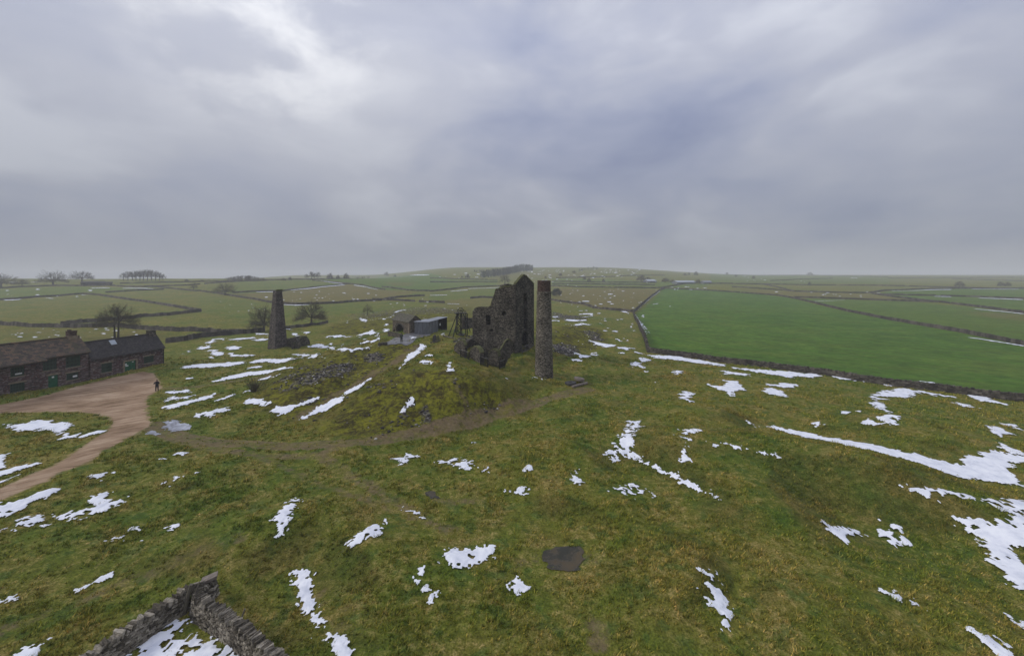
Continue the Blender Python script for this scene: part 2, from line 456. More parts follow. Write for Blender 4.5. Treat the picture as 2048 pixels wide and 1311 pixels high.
def tag(o, label, cat, group=None, kind=None):
    if label:
        o['label'] = label
    if cat:
        o['category'] = cat
    if group:
        o['group'] = group
    if kind or cat:
        o['kind'] = kind or 'thing'
    return o


def thing(name, label, cat, loc, group=None):
    o = bpy.data.objects.new(name, None)
    o.empty_display_size = 0.5
    COL.objects.link(o)
    o.location = loc
    return tag(o, label, cat, group)


def single(name, acc, m, label, cat, loc, group=None, smooth=False):
    """a thing that is one mesh, its origin on the ground at loc"""
    v = [(p[0] - loc[0], p[1] - loc[1], p[2] - loc[2]) for p in acc.v]
    o = link_mesh(name, v, acc.f, m, None, smooth)
    o.location = loc
    return tag(o, label, cat, group)


def np_mesh(name, co, faces, m):
    """fast mesh from numpy arrays; faces is (n,3) or (n,4)"""
    me = bpy.data.meshes.new(name)
    k = faces.shape[1]
    me.vertices.add(len(co))
    me.vertices.foreach_set('co', co.astype(np.float32).ravel())
    me.loops.add(faces.size)
    me.loops.foreach_set('vertex_index', faces.astype(np.int32).ravel())
    me.polygons.add(len(faces))
    me.polygons.foreach_set('loop_start', np.arange(0, faces.size, k, dtype=np.int32))
    me.polygons.foreach_set('loop_total', np.full(len(faces), k, dtype=np.int32))
    me.update(calc_edges=True)
    me.materials.append(m)
    o = bpy.data.objects.new(name, me)
    COL.objects.link(o)
    return o


# ------------------------------------------------------------------ terrain
def hash2(ix, iy, seed):
    h = (ix * 374761393 + iy * 668265263 + seed * 1442695041) & 0xFFFFFFFF
    h = ((h ^ (h >> 13)) * 1274126177) & 0xFFFFFFFF
    return ((h ^ (h >> 16)) & 0xFFFF) / 65535.0


def vnoise(x, y, seed=0):
    xi, yi = np.floor(x).astype(np.int64), np.floor(y).astype(np.int64)
    fx, fy = x - xi, y - yi
    fx, fy = fx * fx * (3 - 2 * fx), fy * fy * (3 - 2 * fy)
    a, b = hash2(xi, yi, seed), hash2(xi + 1, yi, seed)
    c, d = hash2(xi, yi + 1, seed), hash2(xi + 1, yi + 1, seed)
    return (a + (b - a) * fx) * (1 - fy) + (c + (d - c) * fx) * fy - 0.5


def sstep(a, b, x):
    t_ = np.clip((x - a) / (b - a), 0, 1)
    return t_ * t_ * (3 - 2 * t_)


_lg = np.linspace(math.log(100), math.log(6000), 400)


def _profile(pts):
    d, z = zip(*pts)
    tab = np.interp(np.exp(_lg), d, z)
    k = np.exp(-np.linspace(-2, 2, 29) ** 2)
    k /= k.sum()
    p = np.concatenate([np.full(14, tab[0]), tab, np.full(14, tab[-1])])
    return np.convolve(p, k, 'valid')


P_L = _profile([(100, 0), (150, 0), (250, 1.0), (350, 4.0), (420, 9.6), (560, 15.6), (660, 16.9), (800, 14), (1200, 4), (6000, 0)])
P_M = _profile([(100, 0), (150, 0), (250, 1), (350, 3.8), (450, 8.8), (560, 15.2), (660, 17.5), (800, 16), (1100, 14), (1500, 30), (6000, 30)])
P_C = _profile([(100, 0), (150, 0), (250, 1), (350, 3.6), (450, 7.2), (600, 14.5), (820, 28), (1100, 43), (1500, 58), (2200, 66), (6000, 66)])
P_R = _profile([(100, 0), (150, 0), (250, 0.6), (350, 3.0), (500, 8.2), (700, 13.2), (1000, 20), (1500, 29), (2200, 34), (6000, 34)])


def base_h(x, d):
    dd = np.maximum(d, 1.0)
    tt = np.where(d > 5, x / dd, np.sign(x) * 1.3)
    ld = np.log(np.clip(dd, 100, 6000))
    zl, zm, zc, zr = (np.interp(ld, _lg, p) for p in (P_L, P_M, P_C, P_R))
    wl = 1 - sstep(-0.75, -0.5, tt)
    wm = sstep(-0.75, -0.5, tt) * (1 - sstep(-0.36, -0.12, tt))
    wr = sstep(0.18, 0.6, tt)
    wc = 1 - wl - wm - wr
    z = zl * wl + zm * wm + zc * wc + zr * wr
    far = sstep(160, 400, dd)
    return z + far * 1.6 * vnoise(x / 90, d / 90, 3) + far * 0.6 * vnoise(x / 30, d / 30, 4)


# heights read off the photograph: (column, row, height)
CTRL = [(0, 1300, 0), (260, 1300, 0), (500, 1300, .1), (760, 1300, .2), (1024, 1300, -.1), (1250, 1300, 0), (1500, 1300, .25), (1780, 1300, .1), (2040, 1300, 0),
        (0, 1150, .1), (300, 1130, .1), (600, 1130, -.2), (720, 1090, .55), (640, 1200, -.3), (520, 1080, .5), (900, 1120, .25), (1130, 1115, -.35), (1400, 1130, .6), (1350, 1080, -.3), (1480, 1190, -.3), (1560, 1180, .6), (1700, 1120, .15), (2040, 1120, -.2),
        (0, 1000, .1), (300, 990, .2), (600, 1000, .3), (760, 1040, .1), (900, 980, -.1), (1060, 1000, .2), (1260, 1010, .2), (1450, 1040, .2), (1600, 1012, 1.0), (1500, 960, 1.2), (1680, 1000, -.1), (1850, 1040, .2), (2040, 1000, -.1),
        (0, 900, 0), (150, 880, .1), (300, 870, 0), (480, 905, 0), (660, 905, 0), (860, 872, .1), (1000, 835, .5), (1100, 805, .9), (1170, 785, 1.1),
        (760, 950, .3), (1000, 910, .5), (1150, 880, .7), (1240, 900, .3), (1330, 900, 1.2), (1330, 947, .1), (1290, 925, .0), (1420, 920, .8), (1500, 850, -.1), (1640, 876, -.1), (1560, 915, 1.5), (1720, 952, 1.6), (1800, 912, -.1), (1900, 935, -.2), (1900, 968, 1.3), (1800, 832, 1.6), (1900, 850, .5), (1700, 800, .2), (1500, 780, .3), (1400, 780, .4), (1280, 760, .6), (1320, 830, .7), (1450, 830, .6), (1600, 815, .3),
        (314, 782, 0), (0, 793, .6), (97, 777.5, .45), (176, 760.6, .4), (250, 744, .6), (328, 726, .85), (100, 820, .1), (220, 850, 0), (370, 760, .2), (400, 720, .5), (450, 760, .2), (420, 820, .1), (470, 700, .7), (550, 698, 1.0), (500, 680, .7), (600, 697, 1.0), (640, 700, .9), (640, 675, 1.2), (560, 670, .7), (700, 660, 1.4), (400, 690, .5),
        (556, 765, 2.0), (600, 738, 2.8), (640, 724, 3.3), (700, 705, 3.8), (760, 688, 4.3), (815, 686, 4.7),
        (500, 808, .2), (520, 785, .7), (560, 828, .15), (600, 838, 0), (560, 790, 1.2), (620, 775, 1.9), (680, 745, 2.6),
        (650, 806, .7), (700, 775, 1.5), (760, 742, 2.7), (800, 716, 3.6), (845, 690, 4.7),
        (540, 745, .7), (600, 718, .9), (680, 692, 1.4), (720, 682, 2.5), (740, 672, 2.6),
        (690, 815, 1.1), (720, 778, 2.6), (770, 752, 3.6), (820, 738, 4.3), (870, 736, 4.6), (915, 742, 4.6), (960, 757, 4.2), (1000, 777, 3.0), (1035, 800, 1.4),
        (620, 862, 0), (700, 876, 0), (780, 880, 0), (860, 862, .2), (940, 848, .3), (1010, 826, .55), (1045, 812, .8),
        (740, 840, .9), (780, 805, 2.1), (860, 805, 2.3), (930, 805, 2.2), (850, 838, 1.0), (940, 830, .9), (990, 812, 1.1),
        (850, 712, 4.7), (900, 718, 4.8), (880, 692, 4.9), (915, 690, 4.95), (915, 668, 5.0), (945, 690, 4.6), (940, 720, 4.3), (975, 738, 3.5), (1005, 745, 2.9), (1010, 730, 3.0), (1035, 728, 2.9), (1060, 712, 3.3), (1070, 692, 4.0), (1088, 750, 2.0), (1060, 758, 2.1), (1085, 775, 1.5), (1120, 765, 1.4), (1150, 768, 1.2), (1040, 780, 1.9),
        (1200, 780, .9), (1200, 730, 1.2), (1250, 706, .8), (1297, 705, .15), (1350, 714, .1), (1500, 731, .0), (1650, 751, 0), (1850, 778, 0), (2040, 802, 0), (1400, 690, 0), (1700, 690, 0), (2000, 740, 0),
        (1115, 672, 3.2), (1150, 660, 3.4), (1180, 653, 3.2), (1205, 678, 1.4), (1180, 690, 1.2), (1110, 697, 2.5), (1150, 713, 1.6), (1120, 650, 2.5), (1200, 640, 1.6), (1240, 650, .8), (1265, 630, .2), (1290, 660, .1),
        (800, 685, 4.7), (775, 690, 4.2), (835, 669, 4.9), (818, 667, 4.95), (895, 657, 4.9), (783, 660, 4.4), (865, 668, 4.95), (935, 650, 4.6), (750, 640, 2.4), (800, 620, 2.0), (860, 625, 2.6), (930, 622, 2.6), (880, 612, 1.8), (820, 610, 1.0), (700, 625, .6), (960, 605, 2.0), (1000, 600, 2.2), (1110, 615, 2.0), (1150, 612, 1.2)]
for x0 in range(-140, 141, 40):
    for d0 in (2, 12, 135, 165, 200):
        if not (abs(x0) < 60 and d0 in (135, 165)) and abs(x0) > (0 if d0 != 135 else 70):
            CTRL.append(('w', x0, d0))
for d0 in (20, 40, 60, 80, 100):
    CTRL += [('w', -140, d0), ('w', 140, d0), ('w', -105, d0), ('w', 110, d0)]

_cx, _cd, _cz = [], [], []
for c in CTRL:
    if c[0] == 'w':
        _cx.append(c[1]); _cd.append(c[2]); _cz.append(0.0)
    else:
        d_ = F * (CAMZ - c[2]) / (c[1] - HY)
        x_ = (c[0] - HX) / F * d_
        _cx.append(x_); _cd.append(d_); _cz.append(c[2] - float(base_h(np.array([x_]), np.array([d_]))[0]))
_P = np.stack([np.array(_cx), np.array(_cd)], 1) / 50.0
_cz = np.array(_cz)
_n = len(_P)
_r2 = ((_P[:, None] - _P[None]) ** 2).sum(2)
_K = 0.5 * _r2 * np.log(_r2 + 1e-12) + np.eye(_n) * 2e-4
_A = np.zeros((_n + 3, _n + 3))
_A[:_n, :_n] = _K
_A[:_n, _n] = 1; _A[:_n, _n + 1:] = _P
_A[_n, :_n] = 1; _A[_n + 1:, :_n] = _P.T
_W = np.linalg.solve(_A, np.concatenate([_cz, [0, 0, 0]]))


def tps(x, d):
    out = np.empty(len(x))
    for i in range(0, len(x), 20000):
        q = np.stack([x[i:i + 20000], d[i:i + 20000]], 1) / 50.0
        r2 = ((q[:, None] - _P[None]) ** 2).sum(2)
        out[i:i + 20000] = (0.5 * r2 * np.log(r2 + 1e-12)) @ _W[:_n] + _W[_n] + q @ _W[_n + 1:]
    return out


FLATS = [(-74, 66, 26), (-62, 62, 10), (-66, 78, 9), (-40, 40, 0), (5, 66, 4), (-22, 96, 8)]


def flat_area(x, d):
    m_ = np.zeros(len(x))
    for fx, fd, r in FLATS:
        if r:
            m_ = np.maximum(m_, 1 - sstep(r * .7, r * 1.4, np.hypot(x - fx, d - fd)))
    # the mown field is level
    return np.maximum(m_, sstep(28, 36, x) * sstep(62, 74, d - (x - 30) * -.55))


PIT = np.array([((px_ - HX) / (py_ - HY) * 13.9, F * 13.9 / (py_ - HY)) for px_, py_ in ((934, 706), (956, 720), (980, 730), (1001, 728), (1026, 708), (990, 694), (948, 690))])


def ground_h(x, d):
    x = np.asarray(x, float); d = np.asarray(d, float)
    shp = x.shape
    x = x.ravel(); d = d.ravel()
    z = base_h(x, d)
    win = (1 - sstep(165, 205, d)) * sstep(-8, 4, d) * (1 - sstep(115, 145, np.abs(x)))
    k = win > 0
    if k.any():
        z[k] += tps(x[k], d[k]) * win[k]
    nr = 1 - sstep(150, 260, d)
    z += nr * (0.85 * vnoise(x / 8, d / 6, 11) + 0.34 * vnoise(x / 3.4, d / 3.0, 12) + 0.09 * vnoise(x / 1.3, d / 1.3, 13) + 0.3 * np.maximum(vnoise(x / 5 + d / 7, d / 14, 15) - .1, 0) * 2) * (1 - .85 * flat_area(x, d))
    k = (d > 40) & (d < 105) & (x > -52) & (x < 14) & (z > .35)
    if k.any():
        w_ = sstep(.5, 1.8, z[k])
        z[k] += w_ * (.5 * vnoise(x[k] / 1.7, d[k] / 1.5, 51) + .2 * vnoise(x[k] / .7, d[k] / .7, 52)) * (1 - flat_area(x[k], d[k]))
    k = (np.abs(x) < 12) & (d > 60) & (d < 90)
    if k.any():
        z[k] -= 2.3 * sstep(-.1, .9, poly_sd(x[k], d[k], PIT))
    return z.reshape(shp)


def gz(x, d):
    return float(ground_h(np.array([x]), np.array([d]))[0])


_DS = np.concatenate([np.geomspace(10, 130, 420), np.geomspace(130, 3800, 260)[1:]])


def hits(pp):
    """photo points (column, row) onto the ground -> (n,2) world x, y; rows above the skyline slide down to it"""
    pp = np.array(pp, float).reshape(-1, 2).copy()
    res = np.full((len(pp), 2), np.nan)
    todo = np.arange(len(pp))
    for _ in range(40):
        if not len(todo):
            break
        t_ = (pp[todo, 0] - HX) / F
        s_ = (pp[todo, 1] - HY) / F
        X = t_[:, None] * _DS[None]
        D = np.broadcast_to(_DS[None], X.shape)
        Zr = CAMZ - s_[:, None] * _DS[None]
        dz = Zr - ground_h(X, D)
        below = dz < 0
        ok = below.any(1)
        idx = below.argmax(1)
        nxt = []
        for j, k in enumerate(todo):
            if ok[j] and idx[j] > 0:
                i = idx[j]
                a, b = dz[j, i - 1], dz[j, i]
                q = a / (a - b)
                dd = _DS[i - 1] + (_DS[i] - _DS[i - 1]) * q
                res[k] = (t_[j] * dd, dd)
            else:
                pp[k, 1] += 0.5
                nxt.append(k)
        todo = np.array(nxt, int)
    return res


def hit(px, py):
    return hits([(px, py)])[0]


def poly_sd(x, y, poly):
    """signed distance in metres, positive inside"""
    p = np.asarray(poly, float)
    q = np.roll(p, -1, 0)
    best = np.full(len(x), 1e18)
    ins = np.zeros(len(x), bool)
    for (ax, ay), (bx, by) in zip(p, q):
        ex, ey = bx - ax, by - ay
        L = ex * ex + ey * ey + 1e-12
        s = np.clip(((x - ax) * ex + (y - ay) * ey) / L, 0, 1)
        best = np.minimum(best, (x - ax - s * ex) ** 2 + (y - ay - s * ey) ** 2)
        c = (ay > y) != (by > y)
        if abs(by - ay) > 1e-12:
            ins ^= c & (x < (bx - ax) * (y - ay) / (by - ay) + ax)
    d = np.sqrt(best)
    return np.where(ins, d, -d)


def line_dist(x, y, pts):
    p = np.asarray(pts, float)
    best = np.full(len(x), 1e18)
    for (ax, ay), (bx, by) in zip(p[:-1], p[1:]):
        ex, ey = bx - ax, by - ay
        L = ex * ex + ey * ey + 1e-12
        s = np.clip(((x - ax) * ex + (y - ay) * ey) / L, 0, 1)
        best = np.minimum(best, (x - ax - s * ex) ** 2 + (y - ay - s * ey) ** 2)
    return np.sqrt(best)


# ---- areas of the ground, outlined as photo points, kept as world outlines
ROAD = [hits([(-40, 816), (0, 809), (53, 799), (98, 789), (115, 783), (158, 771), (228, 754), (288, 743), (306, 746), (318, 760), (322, 775), (300, 790), (291, 802), (296, 830), (300, 848), (285, 862), (262, 872), (210, 900), (140, 938), (49, 980), (0, 1000), (-60, 1028), (-60, 1003), (0, 976), (80, 941), (146, 905), (210, 863), (226, 846), (220, 835), (195, 828), (150, 823), (80, 823), (0, 826), (-40, 832)])]
TRACKS = [  # (points, half width in metres, strength)
    ([(300, 850), (360, 872), (430, 884), (520, 888), (620, 890), (700, 886), (790, 874), (870, 858), (940, 843), (1010, 822), (1080, 804), (1150, 784), (1180, 778)], .75, .8),
    ([(310, 860), (400, 890), (480, 905), (560, 912), (640, 908), (690, 892)], 0.6, .75),
    ([(1000, 850), (1090, 826), (1160, 804)], .45, .35),
    ([(640, 912), (690, 940), (760, 985), (830, 1030), (900, 1060)], .6, .6),
    ([(500, 905), (600, 950), (700, 990), (790, 1020)], .45, .6),
    ([(330, 776), (380, 775), (430, 768), (500, 757), (545, 748)], .8, .75),
    ([(605, 832), (650, 808), (700, 777), (750, 745), (800, 715), (835, 694)], 1.1, .8),
    ([(760, 742), (820, 700), (845, 688)], 1.3, .5),
    ([(895, 688), (930, 684), (870, 693)], 1.0, .5),
    ([(896, 750), (912, 768), (925, 795), (935, 812)], .35, .6),
    ([(1040, 735), (1020, 760), (1000, 742)], .8, .45),
    ([(0, 1260), (120, 1215), (250, 1165), (380, 1110), (480, 1075)], .5, .6),
    ([(640, 1180), (690, 1240), (740, 1290)], .7, .4),
    ([(1050, 1125), (1110, 1112), (1140, 1116), (1185, 1114)], .7, .5),
    ([(1196, 1250), (1206, 1268), (1198, 1285)], .5, .85),
    ([(860, 988), (905, 1005), (960, 1000)], .45, .6)]
TRACKS = [(hits(p), w_, s_) for p, w_, s_ in TRACKS]
for _sgn in (-1, 1):      # wheel ruts either side of the track round the mound
    _q = TRACKS[0][0]
    _d = np.gradient(_q, axis=0)
    _d /= np.hypot(_d[:, 0], _d[:, 1])[:, None]
    TRACKS.append((_q + np.stack([-_d[:, 1], _d[:, 0]], 1) * .85 * _sgn, .28, .95))
STONE = [([(1103, 688), (1125, 692), (1150, 702), (1158, 710), (1145, 712), (1110, 703)], 1.0),
         ([(620, 742), (660, 730), (700, 722), (715, 735), (690, 750), (650, 760), (615, 770), (560, 785), (580, 765)], .62),
         ([(728, 708), (760, 704), (768, 716), (750, 728), (730, 722)], .75),
         ([(592, 800), (620, 790), (632, 798), (600, 812)], .6),
         ([(540, 770), (585, 748), (620, 735), (600, 752), (560, 778)], .5),
         ([(805, 812), (825, 806), (815, 835), (795, 838)], .55),
         ([(838, 828), (855, 805), (868, 826), (866, 845), (845, 848)], .75),
         ([(930, 825), (960, 812), (1010, 806), (1000, 816), (960, 825)], .4),
         ([(1168, 662), (1190, 662), (1212, 680), (1200, 684), (1180, 678)], .62),
         ([(1120, 686), (1150, 690), (1158, 704), (1140, 704)], .5),
         ([(690, 630), (760, 622), (830, 614), (880, 614), (930, 622), (920, 628), (850, 628), (800, 630), (720, 640)], .42),
         ([(1105, 624), (1180, 634), (1170, 641), (1105, 637)], .5),
         ([(900, 752), (915, 768), (925, 785), (918, 785), (905, 768), (892, 752)], .6),
         ([(900, 684), (960, 668), (960, 686), (930, 692)], .5)]
STONE = [(hits(p), s_) for p, s_ in STONE]
MOSS = [[(500, 806), (540, 775), (600, 735), (660, 716), (760, 684), (830, 684), (845, 690), (800, 720), (740, 765), (690, 800), (620, 845), (560, 830)],
        [(625, 862), (690, 815), (740, 770), (800, 745), (860, 738), (930, 748), (1000, 778), (1045, 805), (1000, 828), (930, 850), (850, 868), (760, 880), (690, 876)],
        [(1103, 690), (1103, 660), (1160, 650), (1205, 662), (1225, 690), (1180, 700)],
        [(640, 668), (700, 640), (780, 625), (860, 618), (945, 612), (945, 640), (800, 650), (700, 672)]]
MOSS = [hits(p) for p in MOSS]
LUSH = [([(1299, 701), (1400, 716), (1660, 748), (2048, 798), (2260, 828), (2260, 735), (2048, 689), (1848, 651), (1700, 624), (1578, 595), (1512, 587), (1435, 581), (1326, 577), (1272, 627), (1288, 665)], 1.0),
        ([(1590, 597), (1702, 599), (1830, 604), (1957, 615), (2048, 627), (2200, 645), (2200, 715), (2048, 687), (1848, 649), (1702, 622), (1640, 607)], .8),
        ([(1760, 586), (1790, 581), (1884, 578), (2048, 577), (2200, 578), (2200, 640), (2048, 622), (1957, 611), (1870, 603), (1811, 596)], .8),
        ([(-60, 604), (74, 594), (168, 588), (328, 579), (264, 575), (156, 573), (0, 578), (-60, 580)], .5),
        ([(630, 558), (760, 553), (860, 546), (900, 560), (870, 583), (770, 579), (692, 566)], .75),
        ([(860, 557), (995, 560), (995, 572), (930, 574), (862, 583)], .55),
        ([(480, 563), (625, 558), (695, 567), (630, 574), (550, 582), (460, 586)], .35),
        ([(400, 590), (540, 606), (760, 603), (860, 606), (820, 618), (690, 625), (600, 640), (500, 640), (400, 625)], .25),
        ([(1104, 556), (1320, 563), (1420, 568), (1400, 576), (1320, 574), (1104, 571)], .5),
        ([(860, 585), (1000, 573), (1000, 590), (930, 600), (860, 603)], .3),
        ([(1420, 545), (1780, 552), (1780, 568), (1420, 566)], .45),
        ([(0, 797), (60, 790), (95, 783), (108, 780), (100, 788), (50, 798), (0, 808)], .6)]
LUSH = [(hits(p), s_) for p, s_ in LUSH]
MOOR = [([(1104, 577), (1318, 579), (1268, 622), (1190, 616), (1104, 600)], .8),
        ([(470, 588), (562, 584), (625, 577), (699, 569), (765, 580), (830, 584), (768, 598), (700, 603), (640, 606), (560, 606)], .75),
        ([(0, 658), (120, 657), (330, 662), (330, 682), (200, 684), (0, 692)], .45),
        ([(1464, 576), (1600, 584), (1738, 588), (1811, 598), (1830, 602), (1702, 597), (1590, 594), (1520, 586)], .6),
        ([(1935, 622), (2048, 628), (2200, 640), (2200, 655), (2048, 642), (1960, 632)], .6),
        ([(770, 564), (830, 565), (820, 572), (780, 571)], .5),
        ([(860, 600), (960, 597), (1000, 600), (1000, 612), (900, 616)], .5),
        ([(980, 545), (1180, 545), (1180, 556), (990, 556)], .4)]
MOOR = [(hits(p), s_) for p, s_ in MOOR]


def area_mask(x, y, poly, soft):
    lo, hi = poly.min(0) - soft * 2, poly.max(0) + soft * 2
    k = (x > lo[0]) & (x < hi[0]) & (y > lo[1]) & (y < hi[1])
    m_ = np.zeros(len(x))
    if k.any():
        m_[k] = sstep(-soft, soft, poly_sd(x[k], y[k], poly))
    return m_


def ground_masks(x, y):
    tint = np.zeros((len(x), 4)); wear = np.zeros((len(x), 4))
    tint[:, 3] = wear[:, 3] = 1
    near = np.clip(np.hypot(x, y) / 100, .3, 4)
    for p, s_ in LUSH:
        tint[:, 0] = np.maximum(tint[:, 0], s_ * area_mask(x, y, p, 1.5))
    for p, s_ in MOOR:
        tint[:, 1] = np.maximum(tint[:, 1], s_ * area_mask(x, y, p, 6.0))
    for p in ROAD:
        tint[:, 2] = np.maximum(tint[:, 2], area_mask(x, y, p, 1.3))
    for p, w_, s_ in TRACKS:
        k = (np.abs(x) < 90) & (y < 140) & (y > 5)
        dd = line_dist(x[k], y[k], p)
        wear[k, 0] = np.maximum(wear[k, 0], s_ * (1 - sstep(w_ * .5, w_ * 2.0, dd)))
    for p, s_ in STONE:
        wear[:, 1] = np.maximum(wear[:, 1], s_ * area_mask(x, y, p, .9))
    for p in MOSS:
        wear[:, 2] = np.maximum(wear[:, 2], .85 * area_mask(x, y, p, 1.6))
    return tint, wear


def bank_of(x, y):
    """0..1: how steep the turf lies, where the grass is left long and dark"""
    e = .8
    gx = (ground_h(x + e, y) - ground_h(x - e, y)) / (2 * e)
    gy = (ground_h(x, y + e) - ground_h(x, y - e)) / (2 * e)
    return sstep(.05, .34, np.hypot(gx, gy)) * (1 - sstep(90, 170, y))


def build_ground():
    front = np.radians(np.linspace(-62, 62, 760))
    back = np.radians(np.linspace(62, 298, 70)[1:-1])
    ang = np.concatenate([front, back])
    rad = np.concatenate([[1.5], np.geomspace(4, 15, 14), np.geomspace(15.3, 160, 300), np.geomspace(163, 4500, 240)])
    A, R = np.meshgrid(ang, rad)
    X, Y = (R * np.sin(A)).ravel(), (R * np.cos(A)).ravel()
    Z = ground_h(X, Y)
    na, nr_ = len(ang), len(rad)
    i = np.arange(nr_ - 1)[:, None] * na
    j = np.arange(na)[None]
    j2 = (j + 1) % na
    f = np.stack([i + j, i + j2, i + na + j2, i + na + j], 2).reshape(-1, 4)
    co = np.stack([X, Y, Z], 1)
    o = np_mesh('ground', co, f[:, ::-1], M['ground'])
    me = o.data
    # close the small hole under the camera with one fan
    tint, wear = ground_masks(X, Y)
    for nm, a in (('field_tint', tint), ('ground_wear', wear)):
        at = me.color_attributes.new(nm, 'FLOAT_COLOR', 'POINT')
        at.data.foreach_set('color', a.astype(np.float32).ravel())
    bk = np.zeros(len(X))
    k = (Y > 5) & (Y < 175) & (np.abs(X) < 170)
    bk[k] = bank_of(X[k], Y[k])
    at = me.attributes.new('bank', 'FLOAT', 'POINT')
    at.data.foreach_set('value', bk.astype(np.float32))
    me.polygons.foreach_set('use_smooth', [True] * len(me.polygons))
    o['kind'] = 'structure'
    return o


ground = build_ground()
print('ground done')

# ------------------------------------------------------------------ dry stone walls
def resample(pts, step):
    pts = np.asarray(pts, float)
    seg = np.hypot(*(pts[1:] - pts[:-1]).T)
    cum = np.concatenate([[0], np.cumsum(seg)])
    n = max(2, int(cum[-1] / step) + 1)
    s = np.linspace(0, cum[-1], n)
    return np.stack([np.interp(s, cum, pts[:, 0]), np.interp(s, cum, pts[:, 1])], 1)


CUBE = np.array([(-1, -1, -1), (1, -1, -1), (1, 1, -1), (-1, 1, -1), (-1, -1, 1), (1, -1, 1), (1, 1, 1), (-1, 1, 1)], float) * .5
CUBE_F = [(3, 2, 1, 0), (4, 5, 6, 7), (0, 1, 5, 4), (1, 2, 6, 5), (2, 3, 7, 6), (3, 0, 4, 7)]


def rough_block(acc, rng, c, sx, sy, sz, ang, jit=0.12, roll=0.0, pitch=0.0):
    p = CUBE * (sx, sy, sz) * (1 + (rng.random((8, 3)) - .5) * 2 * jit)
    p = p * np.where(np.abs(CUBE[:, 2:]) > 0, 1, 1)
    if roll or pitch:
        cr, sr = math.cos(roll), math.sin(roll)
        p = np.stack([p[:, 0] * cr - p[:, 2] * sr, p[:, 1], p[:, 0] * sr + p[:, 2] * cr], 1)
        cr, sr = math.cos(pitch), math.sin(pitch)
        p = np.stack([p[:, 0], p[:, 1] * cr - p[:, 2] * sr, p[:, 1] * sr + p[:, 2] * cr], 1)
    ca, sa = math.cos(ang), math.sin(ang)
    q = np.stack([p[:, 0] * ca - p[:, 1] * sa + c[0], p[:, 0] * sa + p[:, 1] * ca + c[1], p[:, 2] + c[2]], 1)
    acc.add(q.tolist(), CUBE_F)


